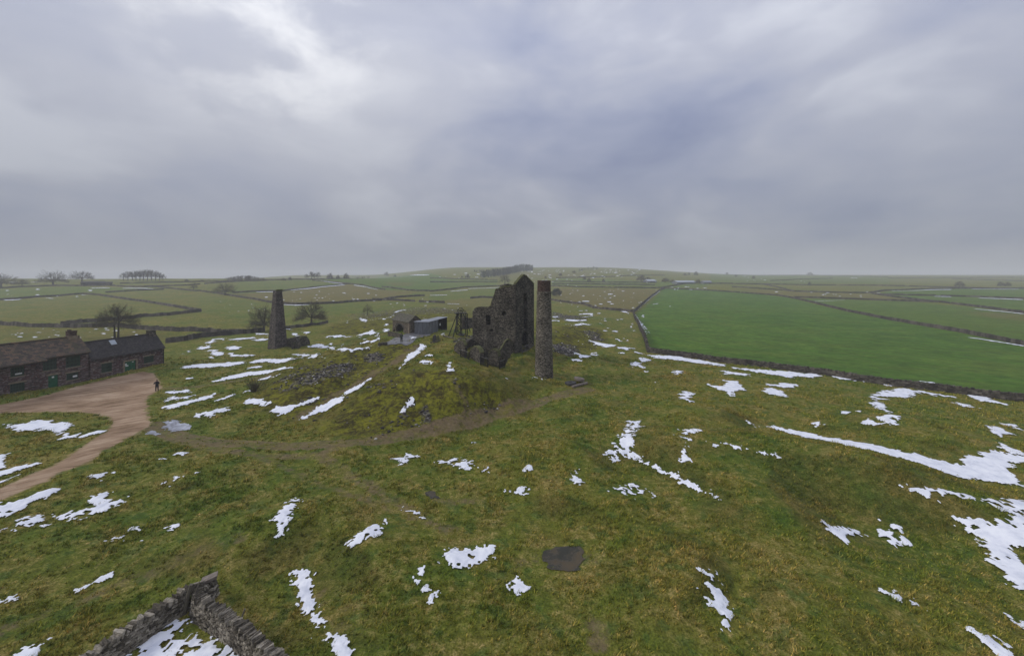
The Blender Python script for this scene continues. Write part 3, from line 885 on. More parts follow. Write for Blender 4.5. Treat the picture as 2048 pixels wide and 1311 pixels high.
def dry_wall(px_pts, label, h=1.15, lod=None, seed=0, world=None, sub=0.75):
    """a field wall along photo points; stones are built one by one as far as they can be made out"""
    rng = np.random.default_rng(seed + 17)
    pts = world if world is not None else hits(px_pts)
    acc = Acc()
    dist = np.median(np.hypot(pts[:, 0], pts[:, 1]))
    if lod is None:
        lod = 'near' if dist < 40 else 'mid' if np.hypot(pts[:, 0], pts[:, 1]).min() < 120 else 'far'
    if lod == 'far':
        step = np.clip(dist * 0.006, 1.0, 6)
        p = resample(pts, step)
        z = ground_h(p[:, 0], p[:, 1])
        hh = h * (1.08 + (rng.random(len(p)) - .5) * .2)
        hh = np.where(rng.random(len(p)) < .025, hh * .5, hh)
        t_ = .38
        for i in range(len(p) - 1):
            a, b = p[i], p[i + 1]
            d = b - a
            d = d / (np.hypot(*d) + 1e-9)
            n = np.array([-d[1], d[0]])
            ha, hb = hh[i], hh[i] * (1 + (rng.random() - .5) * .12)
            acc.hexa([(a[0] + n[0] * t_, a[1] + n[1] * t_, z[i] - .6), (a[0] - n[0] * t_, a[1] - n[1] * t_, z[i] - .6), (b[0] - n[0] * t_, b[1] - n[1] * t_, z[i + 1] - .6), (b[0] + n[0] * t_, b[1] + n[1] * t_, z[i + 1] - .6),
                      (a[0] + n[0] * .2, a[1] + n[1] * .2, z[i] + ha), (a[0] - n[0] * .2, a[1] - n[1] * .2, z[i] + ha), (b[0] - n[0] * .2, b[1] - n[1] * .2, z[i + 1] + hb), (b[0] + n[0] * .2, b[1] + n[1] * .2, z[i + 1] + hb)])
        m = M['wall']
    else:
        near = lod == 'near'
        L = .21 if near else .5
        ch = .088 if near else .22
        tb, tt = (.34, .22) if near else (.36, .22)
        body = h - (.24 if near else .2)
        nc = max(2, int(round(body / ch)))
        p = resample(pts, .35 if near else 1.0)
        z = ground_h(p[:, 0], p[:, 1])
        # core
        for i in range(len(p) - 1):
            a, b = p[i], p[i + 1]
            d = (b - a) / (np.hypot(*(b - a)) + 1e-9)
            n = np.array([-d[1], d[0]])
            k1, k2 = tb - .08, tt - .06
            acc.hexa([(a[0] + n[0] * k1, a[1] + n[1] * k1, z[i] - .5), (a[0] - n[0] * k1, a[1] - n[1] * k1, z[i] - .5), (b[0] - n[0] * k1, b[1] - n[1] * k1, z[i + 1] - .5), (b[0] + n[0] * k1, b[1] + n[1] * k1, z[i + 1] - .5),
                      (a[0] + n[0] * k2, a[1] + n[1] * k2, z[i] + body), (a[0] - n[0] * k2, a[1] - n[1] * k2, z[i] + body), (b[0] - n[0] * k2, b[1] - n[1] * k2, z[i + 1] + body), (b[0] + n[0] * k2, b[1] + n[1] * k2, z[i + 1] + body)])
        seg = np.hypot(*(p[1:] - p[:-1]).T)
        cum = np.concatenate([[0], np.cumsum(seg)])

        def at(s):
            s = min(max(s, 0), cum[-1])
            i = min(np.searchsorted(cum, s, 'right') - 1, len(p) - 2)
            q = (s - cum[i]) / (seg[i] + 1e-9)
            d = (p[i + 1] - p[i]) / (seg[i] + 1e-9)
            return p[i] * (1 - q) + p[i + 1] * q, d, z[i] * (1 - q) + z[i + 1] * q
        for side in (1, -1):
            for c in range(nc):
                s = rng.random() * L
                f = (c + .5) / nc
                off = (tb + (tt - tb) * f) - .06
                while s < cum[-1]:
                    ln = L * (.55 + .9 * rng.random())
                    q, d, zg = at(s + ln / 2)
                    n = np.array([-d[1], d[0]]) * side
                    hs = ch * (.75 + .5 * rng.random())
                    dp = .2 + .16 * rng.random()
                    cc = (q[0] + n[0] * (off - dp / 2 + .06 + .05 * rng.random()), q[1] + n[1] * (off - dp / 2 + .06 + .05 * rng.random()), zg + f * body + (rng.random() - .5) * .03)
                    rough_block(acc, rng, cc, ln * .97, dp, hs, math.atan2(d[1], d[0]) + (rng.random() - .5) * .2, .2, (rng.random() - .5) * .35)
                    s += ln
        # upright cope stones
        s = 0.0
        while s < cum[-1]:
            ln = (.05 + .11 * rng.random()) if near else (.22 + .25 * rng.random())
            q, d, zg = at(s + ln / 2)
            hc = (.15 + .24 * rng.random()) if near else (.2 + .2 * rng.random())
            rough_block(acc, rng, (q[0], q[1], zg + body + hc * .42), ln * .95, .32 + .24 * rng.random(), hc, math.atan2(d[1], d[0]) + (rng.random() - .5) * .5, .26, (rng.random() - .5) * 1.0 + .25)
            s += ln
        m = M['wall_near'] if near else M['wall']
    a = pts[0]
    return single('dry_stone_wall', acc, m, label, 'stone wall', (a[0], a[1], gz(a[0], a[1])), 'dry stone field walls')


WALLS = [
    ([(1295, 704), (1358, 712), (1436, 723.5), (1494, 730), (1553, 737), (1611, 745), (1660, 751), (1712, 760.6), (1776, 770), (1840, 777.5), (1904, 785), (1968, 794), (2048, 803), (2230, 827)], 'long dark dry stone wall along the near edge of the bright green field', 1.1),
    ([(1267, 626), (1272, 640), (1278, 650), (1286, 668), (1293, 688), (1297, 704)], 'short stone wall closing the near left side of the bright green field', 1.1),
    ([(1267, 625), (1284, 609), (1300, 595), (1318, 581), (1330, 577)], 'stone wall between the brown moor and the top left of the bright green field', 1.2),
    ([(1103, 600), (1127, 604), (1147, 607), (1166, 608), (1177, 612), (1189, 616.6), (1224, 620), (1244, 622), (1267, 624)], 'crooked stone wall below the brown moor to the right of the round stack', 1.2),
    ([(1322, 576.5), (1435, 582), (1512, 587.6), (1556, 591), (1578, 595), (1629, 606), (1702, 624), (1775, 638.7), (1848, 651.5), (1921, 664), (2048, 690), (2240, 726)], 'stone wall slanting across between the two bright green fields', 1.15),
    ([(1588, 595), (1702, 598.5), (1830, 603), (1884, 604.7), (1957, 614), (2048, 626), (2220, 647)], 'stone wall along the far side of the second green field', 1.2),
    ([(1592, 583), (1738, 586.5), (1811, 597), (1870, 604)], 'stone wall dropping from the straw strip to the second green field', 1.2),
    ([(1464, 574), (1556, 580), (1592, 583)], 'short stone wall along the top of the straw strip behind the big green field', 1.2),
    ([(1519, 567.5), (1556, 575), (1588, 583)], 'stone wall slanting down to the straw strip from the far pasture', 1.2),
    ([(1418, 567.5), (1526, 568.3), (1552, 569), (1738, 571), (1921, 575.5), (2048, 577), (2200, 579)], 'thin stone wall running level across the whole far right pasture', 1.2),
    ([(1753, 589), (1921, 593), (2048, 598), (2200, 604)], 'stone wall with a snow line under it in the far right green fields', 1.2),
    ([(1738, 586), (1786, 580.5), (1884, 578), (2048, 576.5)], 'stone wall with a snow line along its foot rising to the far right tree', 1.2),
    ([(1446, 549), (1592, 548), (1665, 551), (1775, 554)], 'faint far wall near the foggy skyline at the right', 1.3),
    ([(1776, 556), (2048, 555)], 'faint wall on the skyline at the far right edge', 1.3),
    ([(1903, 557.5), (2048, 562)], 'faint wall just below the skyline at the far right edge', 1.3),
    ([(1541, 561.5), (1665, 556)], 'faint slanting wall in the foggy pasture right of centre', 1.3),
    ([(1102, 572), (1152, 574), (1231, 575.5), (1320, 576)], 'level stone wall along the top of the brown moor', 1.2),
    ([(1104, 563), (1220, 565), (1310, 565.5)], 'thin wall in the green strips above the brown moor, left of the farm', 1.2),
    ([(1104, 568), (1220, 569), (1310, 570)], 'second thin wall in the green strips above the brown moor', 1.2),
    ([(1320, 576), (1350, 571), (1375, 567)], 'wall leading from the green field corner up to the pale farm sheds', 1.2),
    ([(1112, 556), (1180, 554.5), (1230, 553)], 'faint wall on the snow flecked hill right of the round stack', 1.3),
    ([(1240, 552), (1290, 551), (1330, 550.5)], 'faint wall high on the foggy hill above the farm', 1.3),
    ([(860, 556), (905, 557.6), (950, 559), (995, 560)], 'thin wall under the dark far plantation, upper of two', 1.2),
    ([(860, 564), (927, 563.5), (995, 564)], 'thin wall under the dark far plantation, lower of two', 1.2),
    ([(860, 583), (894, 579.6), (927, 575), (950, 574), (972, 573), (1006, 572)], 'stone wall sloping down to the left behind the engine house gable', 1.2),
    ([(941, 597), (961, 595), (986, 596)], 'short dark wall immediately left of the engine house upper storey', 1.3),
    ([(838, 604), (860, 604.5), (889, 606)], 'short dark wall beyond the spoil behind the sheds', 1.3),
    ([(768, 598.6), (793, 595), (838, 592), (849, 591.5)], 'broken wall in the pasture above the arched hut, upper of two', 1.2),
    ([(745, 599), (793, 601), (830, 603)], 'broken wall in the pasture above the arched hut, lower of two', 1.2),
    ([(764, 574), (786, 576), (815, 580.6), (838, 582), (860, 582)], 'stone wall below the green hill field with the straw patch', 1.2),
    ([(625, 561), (658, 563.5), (692, 567), (726, 570.5), (770, 579.5)], 'wall with a long snow drift running down the hill right of the skyline trees', 1.2),
    ([(465, 586), (501, 583.6), (541, 582), (562, 583), (580, 580), (625, 575), (669, 571), (699, 567.6)], 'stone wall along the top of the brown field behind the square chimney', 1.2),
    ([(400, 582), (427, 586), (454, 590), (490, 596), (539, 605), (566, 607.6), (593, 609), (647, 607.6), (676, 606.5), (703, 603.6), (737, 602), (764, 601)], 'long wall passing behind the square chimney at the foot of the brown field', 1.25),
    ([(409, 568), (440, 565), (479, 563), (523, 560.5), (562, 559.5), (625, 559), (700, 557)], 'wall near the skyline left of centre below the row of four trees', 1.2),
    ([(400, 563.5), (467, 563), (535, 561)], 'wall on the skyline between the distant wood and the lone oak', 1.2),
    ([(400, 622), (352, 614), (293, 604), (234, 596), (195, 590), (168, 588)], 'stone wall slanting up to the left from the sharp field corner', 1.3),
    ([(121, 649), (156, 646), (215, 641), (254, 638), (312, 632), (371, 626.5), (402, 623)], 'stone wall slanting down to the left from the sharp field corner, behind the forked tree', 1.35),
    ([(-60, 603), (0, 600), (49, 597), (74, 594), (107, 593), (148, 589), (168, 588)], 'stone wall with snow patches below it, between the two left pastures', 1.25),
    ([(-60, 577), (0, 577), (39, 574), (98, 572), (156, 572), (225, 571.5), (264, 574)], 'wall beneath the big bare trees on the left skyline', 1.3),
    ([(264, 574), (312, 574), (342, 577), (361, 579), (387, 582), (400, 582)], 'wall to the right of the dark field barn, running to the small lone tree', 1.2),
    ([(211, 585), (273, 581), (328, 579)], 'short overgrown wall below the dark field barn', 1.1),
    ([(240, 567), (332, 565), (400, 563.5)], 'wall just under the clump of bare trees on the skyline', 1.2),
    ([(289, 573), (371, 571), (400, 568.5)], 'wall between the dark field barn and the tree clump', 1.1),
    ([(-60, 645), (0, 649), (39, 652), (78, 654), (125, 655), (176, 654), (215, 653), (254, 656), (293, 659), (352, 662), (400, 663), (420, 664), (452, 666), (490, 667)], 'long thick stone wall behind the cottages and the forked tree', 1.3),
    ([(331, 686), (372, 681), (404, 674), (452, 670), (484, 667), (530, 663)], 'dark stone wall from the slate roofed outbuilding to the fan shaped tree by the chimney', 1.3),
    ([(566, 658), (590, 655), (620, 651), (655, 645)], 'low dark bank wall under the spreading tree right of the square chimney', .9),
]
for i, (pp, lab, h) in enumerate(WALLS):
    dry_wall(pp, lab, h, seed=i)

# the walled corner at the bottom left, stone by stone
_c = hit(364, 1220)
_l = hit(236, 1312)
_r = [hit(396, 1230), hit(436, 1258), hit(474, 1286), hit(508, 1316)]
_ld = (_l - _c)
dry_wall(None, 'close stone wall in the bottom left corner, the left arm sloping down out of frame', 1.12, 'near', 91, np.array([_c + np.array([.15, .25]), _c + _ld * .5, _l, _l + _ld * 1.6]))
_rd = _r[-1] - _r[-2]
_stub = hit(425, 1197)
dry_wall(None, 'close stone wall in the bottom left corner, the right arm with upright cope stones', 1.12, 'near', 92, np.array([_c + np.array([.5, .5]), _r[0], _r[1], _r[2], _r[3], _r[3] + _rd * 1.5, _r[3] + _rd * 3 + np.array([.6, -.4])]))
dry_wall(None, 'short stub of stone wall jutting from the close walled corner', 1.0, 'near', 93, np.array([_c + np.array([.8, .6]), _stub + np.array([.1, 0])]))


def post(px0, px1, r, hgt, label, lean=None):
    """a timber leaning from its foot (photo point) towards a second photo point"""
    a = hit(*px0)
    z = gz(*a)
    d = a[1]
    tx = (px1[0] - px0[0]) / F * d
    acc = Acc()
    top = (a[0] + tx, a[1] + (lean or 0.0), z + hgt)
    acc.tube([(a[0], a[1], z - .4), (a[0] + tx * .5, a[1] + (lean or 0) * .5, z + hgt * .5), top], [r, r * .97, r * .85], 8)
    return single('wooden_post', acc, M['wood'], label, 'post', (a[0], a[1], z))


post((366, 1228), (378, 1180), .11, 1.5, 'thick weathered gatepost leaning in the close walled corner', .15)
post((374, 1230), (392, 1182), .045, 1.6, 'thin pole leaning beside the thick gatepost in the walled corner', .25)
post((463, 1286), (482, 1240), .05, 1.45, 'thin pole propped against the right arm of the close stone wall', .3)
_st = hit(418, 1192)
acc = Acc()
rough_block(acc, np.random.default_rng(5), (_st[0] + .1, _st[1] - .1, gz(*_st) + 1.1), .75, .5, .16, .5, .12, .2)
single('flat_stone', acc, M['mill'], 'pale flat slab lying on the end of the short wall stub', 'stone', (_st[0] + .15, _st[1] + .05, gz(*_st) + 1.2))


# ------------------------------------------------------------------ engine house
def on_plane(o, u, px, py):
    """photo point on the upright plane through o along u -> (s, z)"""
    t_ = (px - HX) / F
    s = (o[0] - t_ * o[1]) / (t_ * u[1] - u[0])
    return s, CAMZ - (py - HY) / F * (o[1] + u[1] * s)


def pl(o, u, pts):
    return [on_plane(o, u, *p) for p in pts]


def rag(pts, rng, step=.35, amp=.12):
    """breaks straight edges of an outline into a crumbling line"""
    out = []
    for (a, b), (c, d) in zip(pts[:-1], pts[1:]):
        L = math.hypot(c - a, d - b)
        n = max(1, int(L / step))
        for k in range(n):
            q = k / n
            j = amp if k else amp * .3
            out.append((a + (c - a) * q + (rng.random() - .5) * j, b + (d - b) * q + (rng.random() - .5) * 2 * j))
    out.append(pts[-1])
    return out


rng = np.random.default_rng(3)
EC = (.65, 76.0)
EG = (math.cos(math.radians(57.5)), math.sin(math.radians(57.5)))
EL = (-EG[1], EG[0])
eh = thing('engine_house', 'tall roofless stone engine house ruin with pointed gable in the middle of the mine', 'ruined building', (EC[0], EC[1], 3.0))
zb = 1.2
top = rag(pl(EC, EL, [(1030.5, 568), (1020, 571), (1010, 573), (998, 576.5), (994, 577), (991, 580), (989, 586), (987, 592), (984, 600), (982, 608), (981, 612)]), rng, .3, .2)
low = rag(pl(EC, EL, [(981, 612), (970, 613.5), (958, 613), (949, 616), (946, 622)]), rng, .3, .08)
Ls = on_plane(EC, EL, 945, 650)[0]
acc = Acc()
acc.slab(EC, EL, EG, 1.1, [(0, zb)] + top + low[1:] + [(Ls, 11.2), (Ls, zb)],
         [pl(EC, EL, [(972, 650), (981, 650.5), (981.3, 630), (972, 629.5)]),
          pl(EC, EL, [(1003.2, 630.5), (1011.5, 630), (1011.5, 622), (1003.2, 622.5)]),
          pl(EC, EL, [(980.3, 662.7), (985.5, 662.6), (985.5, 657.6), (980.3, 657.6)])])
part('side_wall', acc, M['engine'], eh)
W = on_plane(EC, EG, 1068, 640)[0]
G0 = (EC[0], EC[1])
gtop = rag(pl(G0, EG, [(1031.7, 567.5), (1037, 561), (1042, 555), (1045, 551.5), (1048, 549.5), (1052, 551), (1058, 557), (1063, 562), (1068, 568)]), rng, .4, .07)
arch = pl(G0, EG, [(1044.5, 700), (1044.6, 672), (1045.6, 667), (1047.6, 663.5), (1050.3, 662), (1053, 663), (1055.2, 666), (1056.2, 671), (1056.3, 697)])
acc = Acc()
acc.slab((EC[0] - EG[0] * .004, EC[1] - EG[1] * .004), EG, EL, .5, [(0, zb)] + gtop + [(W, zb)],
         [pl(G0, EG, [(1047, 608), (1054, 608), (1054, 585.5), (1047, 585.5)]), pl(G0, EG, [(1047, 657), (1054, 656.5), (1054, 616), (1047, 616)]), arch])
part('gable_wall', acc, M['engine'], eh)
# back long wall and far end wall
B0 = (EC[0] + EG[0] * (W - 1.0), EC[1] + EG[1] * (W - 1.0))
acc = Acc()
bt = [(s, z - .5 + rng.random() * .3) for s, z in top[1:]] + [(s, z - .3) for s, z in low[1:]]
acc.slab(B0, EL, EG, .997, [(.503, zb), (.503, 15.2)] + [p for p in bt if p[0] > .8] + [(Ls - .05, zb)])
part('back_wall', acc, M['engine'], eh)
acc = Acc()
E0 = (EC[0] + EL[0] * (Ls - .9) + EG[0] * 1.103, EC[1] + EL[1] * (Ls - .9) + EG[1] * 1.103)
acc.slab(E0, EG, EL, .897, rag([(0, zb), (0, 11.4)], rng) + rag([(.4, 11.6), (2.0, 11.2), (W - 2.13, 10.6)], rng, .3, .1) + [(W - 2.13, zb)])
part('end_wall', acc, M['engine'], eh)
# cross wall, and unseen floor slabs put in to keep the inside dark
acc = Acc()
I0 = (EC[0] + EL[0] * 3.4 + EG[0] * 1.104, EC[1] + EL[1] * 3.4 + EG[1] * 1.104)
acc.slab(I0, EG, EL, .8, [(0, zb)] + rag([(0, 16.3), (1.5, 16.6), (W - 2.12, 16.2)], rng, .4, .1) + [(W - 2.12, zb)])
part('cross_wall', acc, M['engine'], eh)


def add_shade_floor(s0, s1, z):
    a_ = Acc()
    q = [(EC[0] + EL[0] * s + EG[0] * k, EC[1] + EL[1] * s + EG[1] * k) for s, k in ((s0, 1.102), (s1, 1.102), (s1, W - 1.004), (s0, W - 1.004))]
    a_.hexa([(x, y, z) for x, y in q] + [(x, y, z + .2) for x, y in q])
    part('shade_floor', a_, M['dark'], eh)  # unseen slab added to block daylight from the open top


add_shade_floor(.505, 3.396, 16.0)
add_shade_floor(4.204, Ls - .91, 10.3)
# mossy wall tops
acc = Acc()


def moss_cap(o, u, n, th, prof, lift=.1):
    for (a, b), (c, d) in zip(prof[:-1], prof[1:]):
        if abs(c - a) < .02:
            continue
        P = [(o[0] + u[0] * s + n[0] * k, o[1] + u[1] * s + n[1] * k) for s, k in ((a, -.03), (c, -.03), (c, th + .03), (a, th + .03))]
        zs = (b, d, d, b)
        l1, l2 = lift * (.4 + rng.random()), lift * (.4 + rng.random())
        acc.hexa([(p[0], p[1], z - .08) for p, z in zip(P, zs)] + [(p[0], p[1], z + l) for p, z, l in zip(P, zs, (l1, l2, l2, l1))])


moss_cap(G0, EG, EL, .5, gtop, .12)
moss_cap(EC, EL, EG, 1.1, [p for p in top if p[0] > .55], .12)
part('mossy_top', acc, M['cap'], eh)
# dressed corner strip beside the tall slots
for (pa, pb) in (((1045.2, 617), (1046.6, 658)), ((1054.5, 617), (1055.9, 657))):
    s0, z1 = on_plane(G0, EG, *pa)
    s1, z0 = on_plane(G0, EG, *pb)
    c = ((s0 + s1) / 2, (z0 + z1) / 2)
    acc = Acc()
    acc.box((G0[0] + EG[0] * c[0] - EL[0] * .02, G0[1] + EG[1] * c[0] - EL[1] * .02, c[1]), (abs(s1 - s0), .16, z1 - z0), math.atan2(EG[1], EG[0]))
    part('jamb_strip', acc, M['engine'], eh)


def ruin_wall(o, u, th, outline, label, name='ruined_wall', mt='ruin', group=None, moss=True):
    n = (-u[1], u[0])
    a_ = Acc()
    top_ = rag(outline, rng, .3, .07)
    s0, s1 = outline[0][0], outline[-1][0]
    zmin = min(z for _, z in outline) - 3.0
    a_.slab(o, u, n, th, [(s0, zmin)] + top_ + [(s1, zmin)])
    mid = (o[0] + u[0] * (s0 + s1) / 2, o[1] + u[1] * (s0 + s1) / 2)
    root = thing(name, label, 'ruined wall', (mid[0], mid[1], gz(*mid)), group)
    part('stonework', a_, M[mt], root)
    if moss:
        global acc
        acc = Acc()
        moss_cap(o, u, n, th, top_, .09)
        part('mossy_top', acc, M['cap'], root)
    return root


def unit(a, b):
    d = np.array(b) - np.array(a)
    L = np.hypot(*d)
    return tuple(d / L), L


def ruin_px(pa, pb, th, prof_px, label, za=None, **kw):
    """ruined wall between two foot points of the photo, top given as photo points"""
    a, b = hit(*pa), hit(*pb)
    u, L = unit(a, b)
    return ruin_wall(a, u, th, [on_plane(a, u, *p) for p in prof_px], label, **kw)


# low outer walls of the boiler pit in front of the engine house
ruin_px((908, 702), (930, 715), .5, [(908, 694), (913, 685), (920, 680), (926, 681), (930, 690)], 'low curved stone wall at the left end of the pit by the engine house')
ruin_px((938, 716), (960, 726), .7, [(938, 706), (942, 697), (947, 692.5), (952, 692.5), (957, 697), (960, 705)], 'round topped stub of wall between two railings at the engine house pit')
ruin_px((975, 728), (997, 735), .8, [(975, 717), (978, 705), (983, 699), (989, 698), (995, 702), (997, 712)], 'stub of wall at the near corner of the engine house pit')
_a = hit(998, 733)
_b = (EC[0] - .4, EC[1] - .2)
u_, L_ = unit(_a, _b)
ruin_wall(_a, u_, .8, [on_plane(_a, u_, *p) for p in [(998, 704), (1003, 696), (1008, 688), (1012, 681), (1017, 677.5), (1022, 681), (1026, 688)]], 'triangular fragment of wall leaning up to the engine house corner')
_a = np.array(_b) + np.array(EL) * 1.2 - np.array(EG) * 3.0
ruin_wall(tuple(hit(930, 700)), unit(hit(930, 700), hit(947, 688))[0], .6, [on_plane(hit(930, 700), unit(hit(930, 700), hit(947, 688))[0], *p) for p in [(930, 690), (935, 683), (941, 678), (947, 676)]], 'low wall joining the pit to the left end of the engine house', moss=False)


def railing(pa, pb, hgt, n, label, mt='iron'):
    a, b = hit(*pa), hit(*pb)
    za, zb_ = gz(*a), gz(*b)
    root = thing('railing', label, 'railing', ((a[0] + b[0]) / 2, (a[1] + b[1]) / 2, (za + zb_) / 2), 'railings round the engine house')
    for (p, z) in ((a, za), (b, zb_)):
        c = Acc()
        c.tube([(p[0], p[1], z - .3), (p[0], p[1], z + hgt + .08)], .07, 6)
        part('post', c, M[mt], root)
    for k in (.12, 1.0):
        c = Acc()
        c.tube([(a[0], a[1], za + hgt * k), (b[0], b[1], zb_ + hgt * k)], .06, 6)
        part('rail', c, M[mt if k < .5 else 'rail'], root)
    for i in range(1, n):
        c = Acc()
        q = i / n
        x, y, z = a[0] + (b[0] - a[0]) * q, a[1] + (b[1] - a[1]) * q, za + (zb_ - za) * q
        c.tube([(x, y, z + hgt * .1), (x, y, z + hgt)], .032, 4)
        part('bar', c, M[mt], root)
    return root


railing((921, 713), (938, 719), 1.2, 11, 'dark railing at the left of the engine house pit')
railing((961, 729), (976, 734), 1.3, 11, 'dark railing between the two wall stubs of the pit')
railing((999, 738), (1010, 733), 1.2, 8, 'short dark railing at the near corner of the pit')
railing((1044, 706), (1058, 700), 1.1, 7, 'pale topped railing across the arched doorway of the engine house', 'rail')


# ------------------------------------------------------------------ stacks
def lathe(acc_, c, prof, n=40, jit=0.0):
    vs, fs = [], []
    for r, z in prof:
        for k in range(n):
            a_ = 2 * math.pi * k / n
            rr = r * (1 + (rng.random() - .5) * jit)
            vs.append((c[0] + rr * math.cos(a_), c[1] + rr * math.sin(a_), z))
    for i in range(len(prof) - 1):
        for k in range(n):
            a_, b_ = i * n + k, i * n + (k + 1) % n
            fs.append((a_, b_, b_ + n, a_ + n))
    acc_.add(vs, fs)


sc_ = (5.19, 66.5)
gs = gz(*sc_)
zt = CAMZ - (560.5 - HY) * sc_[1] / F
zm_ = CAMZ - (584.6 - HY) * sc_[1] / F
root = thing('round_chimney', 'round tapering stone chimney stack with red brick top beside the engine house', 'chimney', (sc_[0], sc_[1], gs))
c = Acc()
prof = [(1.51 + (1.14 - 1.51) * i / 40, gs - .6 + (zm_ - gs + .6) * i / 40) for i in range(41)]
prof[0] = (1.56, gs - .6)
lathe(c, sc_, prof + [(.8, zm_ + .01), (.8, zm_ - 3)], 44, .012)
part('shaft', c, M['stack'], root)
c = Acc()
lathe(c, sc_, [(.85, zm_ - .12), (1.2, zm_ - .1), (1.22, zm_ + .04), (1.2, zm_ + .16), (.85, zm_ + .165)], 44, .006)
part('stone_band', c, M['stack'], root)
c = Acc()
lathe(c, sc_, [(.7, zm_ - 1), (1.09, zm_ + .168), (1.075, zt - .02), (1.05, zt), (.78, zt), (.74, zm_ - 2)], 44, .008)
part('brick_top', c, M['brick'], root)

# square chimney on its low ruin
qc = hit(551, 698)
qg = gz(*qc)
qd = qc[1]
bang = math.radians(59)
qu = (math.cos(bang), math.sin(bang))
qv = (-qu[1], qu[0])
S0, S1 = 3.15, 1.36
qt = CAMZ - (581 - HY) * (qd + 1.3) / F
ctr = (qc[0] + (qu[0] + qv[0]) * S0 / 2 - .2, qc[1] + (qu[1] + qv[1]) * S0 / 2)
root = thing('square_chimney', 'square tapering dark stone chimney standing on grass left of the mine', 'chimney', (ctr[0], ctr[1], qg))
c = Acc()
NS = 14
ring = []
for i in range(NS + 1):
    q = i / NS
    s = S0 + (S1 - S0) * q
    z = qg - .7 + (qt - qg + .7) * q
    ring.append([(ctr[0] + (qu[0] * a_ + qv[0] * b_) * s / 2, ctr[1] + (qu[1] * a_ + qv[1] * b_) * s / 2, z) for a_, b_ in ((-1, -1), (1, -1), (1, 1), (-1, 1))])
vs = [p for r_ in ring for p in r_]
fs = []
for i in range(NS):
    for k in range(4):
        fs.append((i * 4 + k, i * 4 + (k + 1) % 4, i * 4 + 4 + (k + 1) % 4, i * 4 + 4 + k))
# hollow broken top
inn = [(ctr[0] + (qu[0] * a_ + qv[0] * b_) * .4, ctr[1] + (qu[1] * a_ + qv[1] * b_) * .4, qt - .1) for a_, b_ in ((-1, -1), (1, -1), (1, 1), (-1, 1))]
inn2 = [(x, y, z - 4) for x, y, z in inn]
b0 = len(vs)
vs += inn + inn2
for k in range(4):
    fs.append((NS * 4 + k, NS * 4 + (k + 1) % 4, b0 + (k + 1) % 4, b0 + k))
    fs.append((b0 + k, b0 + (k + 1) % 4, b0 + 4 + (k + 1) % 4, b0 + 4 + k))
c.add(vs, fs)
part('shaft', c, M['sqstack'], root)
c = Acc()
k_ = len(ring[-1])
for i in range(7):
    a_ = -.9 + .3 * i
    rough_block(c, rng, (ctr[0] + qu[0] * a_ * .6 - qv[0] * .62, ctr[1] + qu[1] * a_ * .6 - qv[1] * .62, qt + .08 + rng.random() * .1), .42, .35, .25, bang, .2)
part('broken_top', c, M['cap'], root)
for fz in (.62, .93):
    c = Acc()
    s = S0 + (S1 - S0) * fz + .05
    z = qg - .7 + (qt - qg + .7) * fz
    c.box((ctr[0], ctr[1], z), (s, s, .12), bang)
    part('string_course', c, M['sqstack'], root)

ruin_px((569, 692), (596, 697), .7, [(569, 682), (575, 679), (583, 676), (590, 674), (594, 680), (596, 690)], 'dark low ruin wall joined to the foot of the square chimney', moss=False)
ruin_px((588, 697), (618, 689), .9, [(588, 690), (591, 684), (598, 678), (606, 673), (613, 672), (617, 677), (620, 684)], 'peaked fragment of ruin wall right of the square chimney')
ruin_px((574, 684), (606, 678), .6, [(574, 677), (585, 675), (596, 672.5), (606, 671)], 'back wall of the small ruin behind the peaked fragment', moss=False)
acc = Acc()
_p = hit(586, 697)
acc.box((_p[0], _p[1], gz(*_p) + .55), (.5, .5, 1.3), .4)
single('stone_post', acc, M['ruin'], 'squat stone post at the near end of the small chimney ruin', 'post', (_p[0], _p[1], gz(*_p)))

# ------------------------------------------------------------------ cottages
def P3(o, u, s, k, z):
    return (o[0] + u[0] * s - u[1] * k, o[1] + u[1] * s + u[0] * k, z)


def obox(a_, o, u, s0, s1, k0, k1, z0, z1):
    """box in a building's own frame: s along the front, k inwards"""
    a_.hexa([P3(o, u, s0, k0, z0), P3(o, u, s1, k0, z0), P3(o, u, s1, k1, z0), P3(o, u, s0, k1, z0), P3(o, u, s0, k0, z1), P3(o, u, s1, k0, z1), P3(o, u, s1, k1, z1), P3(o, u, s0, k1, z1)])


def rect_px(o, u, x0, x1, yl, yr, yb, ybr):
    """opening: top row at left/right, bottom row at left/right -> s0, s1, z0, z1"""
    a_, b_ = on_plane(o, u, x0, yl), on_plane(o, u, x1, yr)
    c_, d_ = on_plane(o, u, x0, yb), on_plane(o, u, x1, ybr)
    return a_[0], b_[0], (c_[1] + d_[1]) / 2, (a_[1] + b_[1]) / 2


def hole(r):
    return [(r[0], r[2]), (r[1], r[2]), (r[1], r[3]), (r[0], r[3])]


